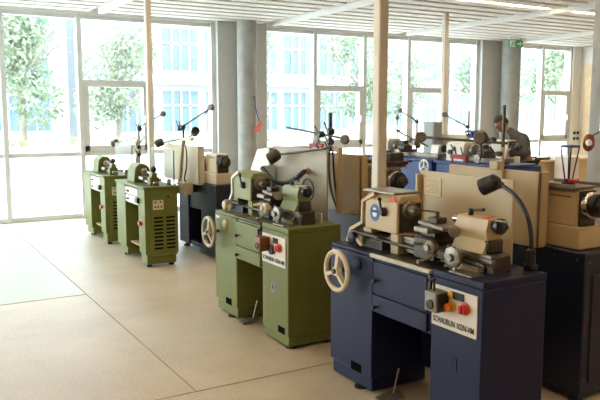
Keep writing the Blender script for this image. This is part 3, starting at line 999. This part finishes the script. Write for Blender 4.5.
# ------------------------------------------------------------------ loose things on the second row
t = thing('tool_vice', 'dark machine vice lying on the headstock tray behind the cream post', 'vice', (3.30, 4.30, 1.21))
link('body', MB().box(3.22, 3.42, 4.17, 4.46, 1.211, 1.24).box(3.25, 3.38, 4.18, 4.25, 1.24, 1.30), DSTEEL, t, .006)
link('jaw', MB().box(3.25, 3.38, 4.33, 4.39, 1.24, 1.31), DSTEEL, t, .006)
link('screw_handle', MB().cyl((3.31, 4.46, 1.26), (3.31, 4.56, 1.26), .01).cyl((3.27, 4.55, 1.26), (3.35, 4.55, 1.26), .005), STEEL, t)
o = link('cardboard_box', MB().box(3.23, 3.40, 4.50, 4.62, .0, .05), PAPER)
bpy.data.objects.remove(o)

t = thing('rod_holder', 'blue topped wire frame with slanting dark red legs on the right headstock', 'tool holder', (3.33, 2.66, 1.196))
c0 = Vector((3.345, 2.66, 1.196))
topc = [(-.035, .035), (-.035, -.035), (.035, -.035), (.035, .035)]
b = MB()
for i in range(4):
    a, c = topc[i], topc[(i + 1) % 4]
    b.bar(c0 + Vector((a[0], a[1], .215)), c0 + Vector((c[0], c[1], .215)), .010, .012)
link('top_frame', b, BLUE, t, .002)
link('base_plate', MB().rev(c0, (0, 0, 1), [(0, .036), (.012, .036)], 20), BLACK, t)
for i in range(4):
    a = topc[i]
    link('leg', MB().cyl(c0 + Vector((a[0] * .35, a[1] * .35, .012)), c0 + Vector((a[0], a[1], .21)), .004, n=8), mat('dark_red_rod', '6A2226', .5) if i % 2 == 0 else NAVY, t)
link('clamp', MB().box(c0.x - .02, c0.x + .03, c0.y - .05, c0.y - .01, c0.z + .012, c0.z + .03), RED, t, .003)
link('nut', MB().cyl(c0 + Vector((0, 0, .012)), c0 + Vector((0, 0, .03)), .02, n=6), BLACK, t)
b = MB()
b.prism([(3.215, 2.68), (3.30, 2.72), (3.26, 2.83), (3.20, 2.82)], 'z', 1.197, 1.203)
tag(link('paper_sheet', b, SIGNW), 'white paper lying on the steel tray of the right headstock', 'paper')

def coil(label):
    t = thing('air_hose', label, 'hose', (4.33, 3.24, 1.34))
    pts = []
    rd = Vector((.861, -.508, 0))
    for i in range(85):
        a = 2 * PI * i / 12
        pts.append(tuple(Vector((4.30, 3.265, 1.375)) + rd * (.036 * math.cos(a) + .0005 * i) + Vector((0, 0, .046 * math.sin(a) + .0003 * i)) + Vector((.0012 * i, .002 * i, 0)) * .5))
    link('coil', MB().tube(pts, .0065, 8), COPPER, t)
    link('drop_line', MB().tube([pts[-1], (4.38, 3.29, 1.44), (4.37, 3.22, 1.50), (4.37, 3.22, 1.8), (4.37, 3.22, ZC)], .006, 6, 4), BLACK, t)
    link('coupling', MB().cyl((4.37, 3.22, 1.47), (4.37, 3.22, 1.62), .012), CHROME, t)
    return t
coil('coiled copper red air hose hanging in front of the concrete column at the right edge')

def red_rack(loc, w, label):
    X, Y, z0, z1 = loc
    t = thing('wire_rack', label, 'rack', (X, Y, z0))
    link('bar', MB().box(X - .012, X + .012, Y, Y + w, z1 - .028, z1), REDP, t, .005)
    for y in (.012, w - .012):
        link('leg', MB().cyl((X, Y + y, z0), (X, Y + y, z1 - .02), .006, n=8), REDP, t)
    for y in (w * .3, w * .7):
        link('hook', MB().cyl((X, Y + y, z1), (X, Y + y + .02, z1 + .05), .004, n=6), BLACK, t)
    return t
red_rack((3.1125, 4.90, 1.281, 1.345), .21, 'small red bar rack on top of the cream splash panel, left of the black rods')
red_rack((3.1525, 3.27, 1.271, 1.335), .15, 'small red bar rack on the cream splash panel behind the notice sheet')

# ------------------------------------------------------------------ third and fourth rows
def room_lathe(loc, label, wheel, L=1.30, zs=1.07):
    """blue cabinet lathe with white head, operator side towards -X"""
    X, Y = loc
    q = L - .68
    t = thing('engine_lathe', label, 'lathe', (X, Y, 0))
    P = lambda x, y, z: (X + x, Y + y, z * zs)
    def bx(x0, x1, y0, y1, z0, z1, mb=None):
        return (mb or MB()).box(X + x0, X + x1, Y + y0, Y + y1, z0 * zs, z1 * zs)
    link('right_pedestal', bx(0, .5, 0, .36, .04, .96), BLUE, t, .01)
    link('left_pedestal', bx(0, .5, L - .42, L, .04, .96), BLUE, t, .01)
    link('bridge', bx(.03, .48, .36, L - .42, .5, .94), BLUE, t, .006)
    link('chip_tray', bx(-.03, .52, -.02, L + .02, .96, .985), BLUE, t, .006)
    for (fx, fy) in ((.06, .07), (.44, .07), (.06, L - .08), (.44, L - .08)):
        link('foot', MB().rev(P(fx, fy, 0), (0, 0, 1), [(0, .04), (.02, .04), (.04, .02)], 12), BLACK, t)
    link('bed', bx(.14, .28, .06, L - .3, 1.0, 1.04).box(X + .16, X + .26, Y + .1, Y + L - .3, .985 * zs, 1.0 * zs), STEEL, t, .004)
    c = MB().prism([(X + .08, .985 * zs), (X + .08, 1.15 * zs), (X + .11, 1.185 * zs), (X + .28, 1.185 * zs), (X + .31, 1.15 * zs), (X + .31, .985 * zs)], 'y', Y + L - .36, Y + L - .08)
    hd = link('headstock', c, WHITEP, t, .008)
    lv = MB().rev(P(.08, L - .22, 1.11), (-1, 0, 0), [(0, .02), (.02, .02)], 14).bar(P(.06, L - .22, 1.11), P(.05, L - .19, 1.16), .012, .012)
    link('speed_lever', lv, BLACK, hd)
    link('gear_knob', MB().rev(P(.08, L - .16, 1.08), (-1, 0, 0), [(0, .028), (.03, .028)], 14), BLACK, hd)
    link('chuck', MB().rev(P(.195, L - .36, 1.10), (0, -1, 0), [(0, .055), (.02, .055), (.024, .07), (.08, .07), (.084, .03)], 24), STEEL, hd)
    link('spindle_cover', MB().rev(P(.195, L - .08, 1.10), (0, 1, 0), [(0, .05), (.04, .05), (.05, .03)], 20), BLACK, hd)
    c = bx(.06, .30, q, q + .18, 1.04, 1.07)
    bx(.10, .24, q + .02, q + .14, 1.07, 1.11, c)
    c.prism([(X + .02, Y + q - .10), (X + .12, Y + q - .08), (X + .22, Y + q + .10), (X + .12, Y + q + .16)], 'z', 1.11 * zs, 1.13 * zs)
    link('carriage', c, DSTEEL, t, .005)
    link('tool_post', bx(.11, .19, q + .04, q + .12, 1.13, 1.17), DSTEEL, t, .004)
    link('cross_handwheel', MB().rev(P(.08, q + .06, 1.03), (-1, 0, 0), [(0, .015), (.03, .015), (.032, .045), (.05, .048), (.052, .02)], 20), STEEL, t)
    if wheel is not None:
        w = MB().torus(P(-.05, wheel, .91), (1, 0, 0), .075, .011, 28, 8)
        for a in (90, 210, 330):
            w.bar(P(-.05, wheel, .91), P(-.05, wheel + .072 * math.cos(math.radians(a)), .91 + .072 * math.sin(math.radians(a))), .016, .014)
        w.cyl(P(-.06, wheel, .91), P(.0, wheel, .91), .014)
        link('handwheel', w, SIGNW, t, label='white handwheel')
    c = MB().prism([(X + .14, 1.04 * zs), (X + .16, 1.14 * zs), (X + .24, 1.14 * zs), (X + .26, 1.04 * zs)], 'y', Y + .06, Y + .20)
    ts = link('tailstock', c, WHITEP, t, .01)
    link('tail_handwheel', MB().rev(P(.2, .06, 1.1), (0, -1, 0), [(0, .012), (.03, .012), (.032, .045), (.05, .045), (.052, .02)], 20), BLACK, ts)
    return t

room_lathe((5.50, 5.24), 'blue lathe with white headstock standing left of the working man', None, .98)
room_lathe((5.50, 6.29), 'blue lathe with white spoked handwheel, seen just right of the thick cream post', .08)
r4, _ = back_lathe((6.62, 6.12), 1.30, 'blue cabinet lathe with white headstock that the man is leaning over',
                   (.72, 1.25, .94, 1.31), BLUE, WHITEP, paint_dark=BLUE, panel=CREAML, zt=.93, tray=False, hws=.62)
arm_stand('indicator_stand', 'thin jointed stand with two crossed arms right of the thick cream post', (6.16, 7.36, 0),
          [((6.16, 7.36, 0), (6.16, 7.36, 1.52), .02, STEEL)], [((6.08, 7.36, .012), (6.24, 7.36, .012), .024)],
          [((6.14, 7.70, 1.625), (6.15, 7.33, 1.478), .008), ((6.0, 7.58, 1.354), (6.05, 7.0, 1.17), .009), ((6.0, 7.58, 1.53), (6.0, 7.575, 1.18), .006)],
          [((6.14, 7.70, 1.63), (1, .6, 0), .03, .03), ((6.0, 7.58, 1.53), (1, .5, 0), .03, .03)],
          [((6.03, 7.19, 1.19), (0, -.5, -1), .034, .10)],
          [((6.15, 7.35, 1.48), .03), ((6.02, 7.58, 1.355), .028)], [])
t = arm_stand('indicator_stand', 'thin jointed stand with a long rod and blue lamp just left of the man', (6.14, 6.37, 0),
          [((6.14, 6.37, 0), (6.14, 6.37, 1.62), .02, STEEL)], [((6.06, 6.37, .012), (6.22, 6.37, .012), .024)],
          [((6.12, 6.77, 1.575), (6.13, 6.37, 1.425), .008), ((6.11, 6.36, 1.33), (6.10, 6.2, 1.30), .008)],
          [((6.12, 6.775, 1.578), (1, .6, 0), .034, .035)], [],
          [((6.13, 6.38, 1.43), .032), ((6.12, 6.34, 1.33), .03)], [])
link('lamp_shade', MB().box(6.06, 6.12, 6.16, 6.34, 1.365, 1.39), BLUE, t, .006, label='blue lamp shade')
link('lamp_holder', MB().cyl((6.09, 6.25, 1.30), (6.09, 6.25, 1.37), .025).cyl((6.09, 6.25, 1.31), (6.15, 6.36, 1.31), .012), BLUE, t)
t = thing('control_cabinet', 'tall narrow grey cabinet standing in front of the middle windows', 'cabinet', (6.45, 7.11, 0))
link('body', MB().box(6.38, 6.53, 7.27, 7.48, .08, 1.475), mat('grey_cabinet_paint', 'A6ABAA', .5, var=.03), t, .006)
link('door', MB().box(6.372, 6.38, 7.29, 7.46, .12, 1.44), mat('grey_cabinet_paint', 'A6ABAA', .5), t, .003)
link('plinth', MB().box(6.40, 6.51, 7.29, 7.46, 0, .08), BLACK, t)

# ------------------------------------------------------------------ right background
t = thing('workbench', 'long pale wooden workbench beneath the right hand windows', 'bench', (9.6, 7.95, 0))
link('worktop', MB().box(8.72, 10.55, 7.55, 8.35, .82, .86), WOOD, t, .004)
link('front_panel', MB().box(8.78, 10.5, 7.60, 7.63, .08, .82), WOOD, t, .003)
for x in (8.78, 10.44):
    link('side_panel', MB().box(x, x + .06, 7.63, 8.30, 0, .82), WOOD, t, .003)
t = thing('cabinet', 'white low cabinet standing before the pale wooden workbench', 'cabinet', (9.2, 7.4, 0))
link('body', MB().box(9.08, 9.34, 7.24, 7.50, .06, .92), WHITEP, t, .006)
link('door', MB().box(9.095, 9.325, 7.232, 7.24, .10, .89), WHITEP, t, .003)
link('handle', MB().box(9.29, 9.30, 7.215, 7.232, .45, .58), STEEL, t)
link('plinth', MB().box(9.10, 9.32, 7.26, 7.48, 0, .06), BLACK, t)
t = thing('tool_tray', 'low dark tool tray on the left end of the wooden workbench', 'tray', (8.98, 7.8, .86))
link('tray', MB().box(8.78, 9.12, 7.62, 7.9, .861, .875), DSTEEL, t, .003)
link('rim', MB().box(8.78, 9.12, 7.62, 7.63, .875, .895).box(8.78, 9.12, 7.89, 7.9, .875, .895), DSTEEL, t)
t = thing('power_outlet', 'white socket strip with four black outlets beside the right window', 'socket', (13.76, 10.83, 1.07))
link('cover', MB().box(13.66, 13.88, 10.815, 10.84, .94, 1.22), WHITEP, t, .004)
for x in (13.71, 13.83):
    for z in (1.01, 1.14):
        link('outlet', MB().rev((x, 10.815, z), (0, -1, 0), [(0, .034), (.03, .03), (.035, .02)], 16), BLACK, t)
# exit sign
t = thing('exit_sign', 'green and white emergency exit sign with right arrow under the ceiling', 'sign', (10.96, 10.1, 2.96))
link('box', MB().box(10.77, 11.13, 10.1, 10.14, 2.89, 3.03), SIGNG, t, .003)
link('pictogram_panel', MB().box(10.775, 10.945, 10.096, 10.1, 2.897, 3.023), SIGNW, t)
f = MB()
f.box(10.90, 10.935, 10.093, 10.096, 2.91, 3.01)
f.bar((10.85, 10.0945, 2.985), (10.83, 10.0945, 2.945), .003, .02)
f.cyl((10.856, 10.0955, 3.0), (10.856, 10.0925, 3.0), .010, n=12)
f.bar((10.83, 10.0945, 2.945), (10.865, 10.0945, 2.93), .003, .012).bar((10.865, 10.0945, 2.93), (10.87, 10.0945, 2.905), .003, .010)
f.bar((10.83, 10.0945, 2.945), (10.80, 10.0945, 2.915), .003, .012).bar((10.85, 10.0945, 2.975), (10.885, 10.0945, 2.955), .003, .008)
link('running_figure', f, SIGNG, t)
f = MB().box(10.975, 11.06, 10.096, 10.1, 2.95, 2.972)
f.prism([(11.035, 2.915), (11.062, 2.915), (11.105, 2.961), (11.062, 3.007), (11.035, 3.007), (11.075, 2.961)], 'y', 10.096, 10.1)
link('arrow', f, SIGNW, t)
for x in (10.82, 11.08):
    link('hanger', MB().cyl((x, 10.12, 3.03), (x, 10.12, ZC), .006), STEEL, t)
# red film on the column
t = thing('hanging_tag', 'pink red plastic tag hanging from a cord on the left concrete column', 'tag', (5.30, 10.35, 1.35))
b = MB()
pts = [(5.31 + .03 * math.sin(i * 1.0), 10.325, 1.48 - i * .032) for i in range(7)]
for i in range(6):
    w0, w1 = .015 + .009 * i, .015 + .009 * (i + 1)
    p, q = pts[i], pts[i + 1]
    b.prism([(p[0] - w0, p[2]), (p[0] + w0, p[2]), (q[0] + w1, q[2]), (q[0] - w1, q[2])], 'y', 10.322 - .008 * (i % 2), 10.328 - .008 * (i % 2))
link('film', b, PINK, t)
link('cord', MB().tube([(5.31, 10.325, 1.47), (5.25, 10.328, 1.7), (5.24, 10.33, 1.86)], .008, 6), BLUE, t)
link('hook', MB().cyl((5.24, 10.42, 1.86), (5.24, 10.315, 1.86), .010), STEEL, t)

# ------------------------------------------------------------------ the man
def skin_mesh(name, chains, m, parent, sub=2):
    """chains: list of [(co, radius), ...]; the first vertex of a later chain may repeat an earlier point to join it"""
    me = bpy.data.meshes.new(name)
    verts, edges, rad, index = [], [], [], {}
    for ch in chains:
        prev = None
        for co, r in ch:
            key = tuple(round(c, 4) for c in co)
            if key not in index:
                index[key] = len(verts)
                verts.append(co)
                rad.append(r)
            i = index[key]
            if prev is not None:
                edges.append((prev, i))
            prev = i
    me.from_pydata(verts, edges, [])
    o = bpy.data.objects.new(name, me)
    COL.objects.link(o)
    sk = o.modifiers.new('skin', 'SKIN')
    for i, v in enumerate(me.skin_vertices[0].data):
        r = rad[i]
        v.radius = r if isinstance(r, tuple) else (r, r)
        v.use_root = (i == 0)
    sb = o.modifiers.new('sub', 'SUBSURF')
    sb.levels = sb.render_levels = sub
    dg = bpy.context.evaluated_depsgraph_get()
    new = bpy.data.meshes.new_from_object(o.evaluated_get(dg))
    bpy.data.objects.remove(o)
    new.materials.clear()
    new.materials.append(m)
    for p in new.polygons:
        p.use_smooth = True
    o = bpy.data.objects.new(name, new)
    COL.objects.link(o)
    if parent is not None:
        new.transform(Matrix.Translation(-Vector(root_of(parent)['org'])))
        o.parent = parent
    return o

man = thing('person', 'man in a grey jacket bending over the blue and white lathe, looking down', 'person', (7.62, 6.85, 0))
V = Vector
pel, wst, chs, nk0 = V((7.63, 6.84, .90)), V((7.61, 6.85, 1.03)), V((7.52, 6.91, 1.20)), V((7.43, 6.95, 1.325))
nk1, hd0, hd1 = V((7.39, 6.965, 1.37)), V((7.355, 6.98, 1.42)), V((7.34, 6.99, 1.48))
shL, shR = V((7.49, 7.08, 1.265)), V((7.51, 6.74, 1.255))       # towards the windows / towards the camera
elL, elR = V((7.42, 7.17, 1.05)), V((7.45, 6.65, 1.03))
wrL, wrR = V((7.24, 7.04, 1.13)), V((7.25, 6.74, 1.12))
T = lambda v: tuple(v)
def finger_set(w, d, up, side):
    out = []
    palm = w + d * .055
    for k in range(4):
        off = side * ((k - 1.5) * .019)
        ln = (.062, .074, .070, .056)[k]
        b0 = palm + off + d * .035
        b1 = b0 + d * ln * .5 - up * .008
        b2 = b1 + d * ln * .35 - up * .024
        out.append([(T(palm), .022), (T(b0), .0095), (T(b1), .0085), (T(b2), .0075)])
    th0 = w + d * .03 - side * .03
    out.append([(T(w + d * .02), .022), (T(th0), .012), (T(th0 + d * .03 - side * .012), .010), (T(th0 + d * .055 - side * .008 - up * .01), .008)])
    return out
body = [[(T(pel), .12), (T(wst), .115), (T(chs), .125), (T(nk0), .062), (T(nk1), .052), (T(hd0), .068), (T(hd1), .07)]]
for sh, el, wr, s in ((shL, elL, wrL, 1), (shR, elR, wrR, -1)):
    body.append([(T(chs), .125), (T(sh), .055), (T(el), .042), (T(wr), .027)])
    d = (V((7.08, 6.90, 1.10)) - wr).normalized()
    side = d.cross(V((0, 0, 1))).normalized() * s
    body[-1].append((T(wr + d * .02), .022))
    body[-1].append((T(wr + d * .055), .022))
    body += finger_set(wr, d, V((0, 0, 1)), side)
kn = []
for s in (-1, 1):
    hip, knee, ank = V((7.63, 6.84 + s * .09, .86)), V((7.60, 6.84 + s * .11, .47)), V((7.66, 6.84 + s * .11, .07))
    body.append([(T(pel), .12), (T(hip), .085), (T(knee), .055), (T(ank), .04)])
    kn.append((hip, knee, ank))
bd = skin_mesh('body', body, SKIN, man)
hc = V((7.345, 6.985, 1.445))
fd = V((-.80, .25, -.52)).normalized()          # where the face points
upd = (V((0, 0, 1)) - fd * fd.z).normalized()
sd = fd.cross(upd)
h = MB()
h.ball((0, 0, 0), 1, 18)
for v in h.bm.verts:
    x, y, z = v.co
    k = .82 if z < -.2 and x < 0 else 1.0
    v.co = hc + fd * (x * .098 * k) + sd * (y * .076 * (1 - .15 * max(0, -z))) + upd * (z * .118)
h.ball(hc + fd * .104 - upd * .018, .014, 8)
h.tube([hc + fd * .092 + upd * .02, hc + fd * .108 - upd * .02], .010, 6)
for s in (-1, 1):
    h.ball(hc + sd * s * .077 - upd * .005 - fd * .01, .022, 8, (.6, .6, 1))
hm = link('head', h, SKIN, bd)
e = MB()
for s in (-1, 1):
    e.ball(hc + fd * .090 + sd * s * .032 + upd * .012, .011, 8)
link('eyes', e, HAIR, hm)
link('mouth', MB().tube([hc + fd * .092 - sd * .022 - upd * .058, hc + fd * .098 - upd * .058, hc + fd * .092 + sd * .022 - upd * .058], .006, 6), mat('lip', '8C5548', .5), hm)
g = MB()
g.ball((0, 0, 0), 1, 20)
gv = [v for v in g.bm.verts]
kill = []
for v in gv:
    x, y, z = v.co
    if (x > .25 and z < .35) or z < -.45:
        kill.append(v)
    v.co = hc + fd * (x * .106) + sd * (y * .084) + upd * (z * .126 + .006)
bmesh.ops.delete(g.bm, geom=kill, context='VERTS')
hr = link('hair', g, HAIR, man)
sm = hr.modifiers.new('thick', 'SOLIDIFY')
sm.thickness = .012
jk = [[(T(pel + V((0, 0, .02))), .140), (T(wst), .138), (T(chs), .145), (T(nk0 - V((-.015, .005, .0))), .095), (T(nk1 - V((-.015, .0, .0))), .075)]]
for sh, el, wr in ((shL, elL, wrL), (shR, elR, wrR)):
    jk.append([(T(chs), .145), (T(sh), .078), (T(el), .066), (T(wr + (el - wr) * .12), .044)])
link_j = skin_mesh('jacket', jk, JACKET, man)
link('tshirt', MB().tube([(7.44, 6.94, 1.22), (7.405, 6.955, 1.29), (7.40, 6.96, 1.33)], lambda i: (.09, .08, .062)[i], 14), TSHIRT, man)
tr = [[(T(pel + V((0, 0, .03))), .138)]]
for hip, knee, ank in kn:
    tr.append([(T(pel + V((0, 0, .03))), .138), (T(hip), .098), (T(knee), .072), (T(ank + V((0, 0, .02))), .058)])
skin_mesh('trousers', tr, TROUSER, man)
for hip, knee, ank in kn:
    b = MB().ball((ank.x - .05, ank.y, .045), .05, 14, (2.5, .9, .9))
    link('shoe', b, BLACK, man)

# ------------------------------------------------------------------ outside
struct('ground', MB().box(-40, 80, YW + .15, 90, -.3, -.02), PAVE)
struct('ground_strip', MB().box(-12, 26, 17.6, 19.25, -.02, .02), GRAVEL)
pw = link('planter_wall', MB().box(-12, 26, 19.3, 19.6, -.02, .66).box(-12, 26, 19.28, 19.62, .66, .70), PLANTW)
pw['kind'] = 'structure'
struct('planter_soil', MB().box(-12, 26, 19.6, 24, -.02, .55), GRAVEL)

def leaves(mb, c, r, n, size, rng):
    for _ in range(n):
        while True:
            p = Vector((rng.uniform(-1, 1), rng.uniform(-1, 1), rng.uniform(-1, 1)))
            if .25 < p.length < 1:
                break
        q = Vector((c[0] + p.x * r[0], c[1] + p.y * r[1], c[2] + p.z * r[2]))
        a = Vector((rng.uniform(-1, 1), rng.uniform(-1, 1), rng.uniform(-1, 1))).normalized()
        b = a.cross(Vector((rng.uniform(-1, 1), rng.uniform(-1, 1), rng.uniform(-1, 1)))).normalized()
        s = size * rng.uniform(.6, 1.3)
        mb.quad(q - a * s, q + b * s * .45, q + a * s, q - b * s * .45)

def tree(loc, height, spread, label, m, n=1500, seed=1, tall=1.0):
    rng = random.Random(seed)
    x, y = loc
    t = thing('tree', label, 'tree', (x, y, 0), 'street trees outside the windows')
    tk = MB().tube([(x, y, .3), (x + .05, y, height * .35), (x - .05, y, height * .6), (x, y, height * .85)], lambda i: .11 - .02 * i, 10)
    for k in range(7):
        a = rng.uniform(0, 6.28)
        z = height * rng.uniform(.3, .65)
        tk.tube([(x, y, z), (x + math.cos(a) * spread * .4, y + math.sin(a) * spread * .4, z + height * .12), (x + math.cos(a) * spread * .75, y + math.sin(a) * spread * .75, z + height * .22)], lambda i: .045 - .012 * i, 6)
    link('trunk', tk, BARK, t)
    cr = MB()
    for k in range(9):
        a = rng.uniform(0, 6.28)
        q = rng.uniform(.1, .75)
        c = (x + math.cos(a) * spread * q, y + math.sin(a) * spread * q, height * rng.uniform(.38, .92))
        leaves(cr, c, (spread * .62, spread * .62, height * .16 * tall), n // 6, .095, rng)
    o = link('foliage', cr, m, t, smooth=False)
    return t

tree((3.4, 21.2), 5.0, 1.25, 'green tree behind the planter wall, seen through the leftmost tall pane', LEAF, 3200, 3)
tree((6.2, 21.4), 4.6, 1.3, 'pale tree seen through the second pane from the left', LEAF2, 2000, 5)
tree((11.4, 22.6), 5.2, 1.0, 'slim pale tree seen right of the left concrete column', LEAF2, 1500, 8)
tree((14.9, 21.0), 5.0, 1.4, 'leafy tree seen through the opening sash above the green lathe', LEAF, 2600, 11)
tree((18.2, 22.6), 5.2, 1.2, 'pale tree seen through the panes left of the thick cream post', LEAF2, 1800, 14)
tree((21.6, 21.4), 5.0, 1.35, 'leafy tree seen through the opening sash right of the thick cream post', LEAF, 2600, 17)
tree((25.6, 21.2), 5.4, 1.4, 'leafy tree seen between the thin cream post and the right pier', LEAF, 2400, 19)
tree((-.2, 21.6), 5.2, 1.2, 'tree seen at the very left edge of the photo outside', LEAF2, 1800, 23)
rng = random.Random(4)
hb = MB()
for k in range(150):
    x = -2 + k * .16
    leaves(hb, (x, 19.95, .80), (.22, .24, .16), 26, .05, rng)
hg = link('hedge', hb, HEDGEM, None, smooth=False)
hg['kind'] = 'stuff'
hg['label'] = 'low leafy hedge growing along the top of the pale planter wall'
hg['category'] = 'hedge'

def building(x0, x1, y, h, nx, nz, label, gm, seed):
    rng = random.Random(seed)
    t = thing('building', label, 'building', ((x0 + x1) / 2, y, 0))
    link('wall', MB().box(x0, x1, y, y + 8, -.02, h), FACW, t)
    dx, dz = (x1 - x0) / nx, (h - .6) / nz
    for k in range(nz):
        for i in range(nx):
            a, b_ = x0 + i * dx + dx * .10, x0 + (i + 1) * dx - dx * .10
            c, d = .5 + k * dz + dz * .12, .5 + (k + 1) * dz - dz * .22
            w = link('window', MB().box(a, b_, y - .03, y + .05, c, d), gm, t)
            fr = MB()
            for q in (.25, .5, .75):
                fr.box(a + (b_ - a) * q - .04, a + (b_ - a) * q + .04, y - .08, y - .03, c, d)
            fr.box(a, b_, y - .08, y - .03, c + (d - c) * .62, c + (d - c) * .62 + .09)
            link('window_frame', fr, FACW, w)
        link('ledge', MB().box(x0, x1, y - .35, y, .5 + (k + 1) * dz - dz * .12, .5 + (k + 1) * dz), FACW, t)
    return t
building(-8, 7.0, 34, 10, 5, 4, 'white building with blue glass behind the leftmost trees', FACGL, 1)
building(8.2, 20.0, 29, 11, 6, 4, 'white building with blue glass seen left of the concrete column', FACGL, 2)
building(21.5, 42, 36, 12, 7, 4, 'pale building far behind the trees in the middle windows', FACGL, 3)
building(44, 62, 40, 11, 6, 3, 'pale building seen through the right hand windows', FACGL, 5)

# ------------------------------------------------------------------ daylight, camera, view
w = bpy.data.worlds.new('sky')
S.world = w
w.use_nodes = True
nt = w.node_tree
bg = nt.nodes['Background']
tc = nt.nodes.new('ShaderNodeTexCoord')
sx = nt.nodes.new('ShaderNodeSeparateXYZ')
nt.links.new(tc.outputs['Generated'], sx.inputs[0])
cr = nt.nodes.new('ShaderNodeValToRGB')
cr.color_ramp.elements[0].position = .0
cr.color_ramp.elements[1].position = .6
cr.color_ramp.elements[0].color = (.90, .95, 1.0, 1)
cr.color_ramp.elements[1].color = (.74, .87, 1.0, 1)
nt.links.new(sx.outputs['Z'], cr.inputs['Fac'])
nt.links.new(cr.outputs['Color'], bg.inputs['Color'])
bg.inputs['Strength'].default_value = 8.0
sun = bpy.data.lights.new('sun', 'SUN')
sun.energy = 2.5
sun.angle = math.radians(8)
sun.color = (1, .95, .88)
so = bpy.data.objects.new('sun', sun)
COL.objects.link(so)
so.rotation_euler = (math.radians(38), 0, math.radians(-20))

cam = bpy.data.cameras.new('camera')
cam.sensor_width = 36
cam.lens = 704 * 36 / 600
cam.clip_end = 300
co = bpy.data.objects.new('camera', cam)
COL.objects.link(co)
co.location = (0, 0, 1.6)
co.rotation_euler = (math.radians(90 - 7.07), 0, math.radians(-30.55))
S.camera = co
S.view_settings.view_transform = 'Standard'
S.view_settings.look = 'None'
S.view_settings.exposure = 0.68
S.view_settings.gamma = 1.0
S.view_settings.use_curve_mapping = False
c = S.cycles
c.use_denoising = True
c.max_bounces = 10
c.diffuse_bounces = 6
c.glossy_bounces = 4
c.transparent_max_bounces = 16
c.sample_clamp_indirect = 6
c.caustics_reflective = False
c.caustics_refractive = False
for o in list(S.objects):
    if 'org' in o:
        del o['org']
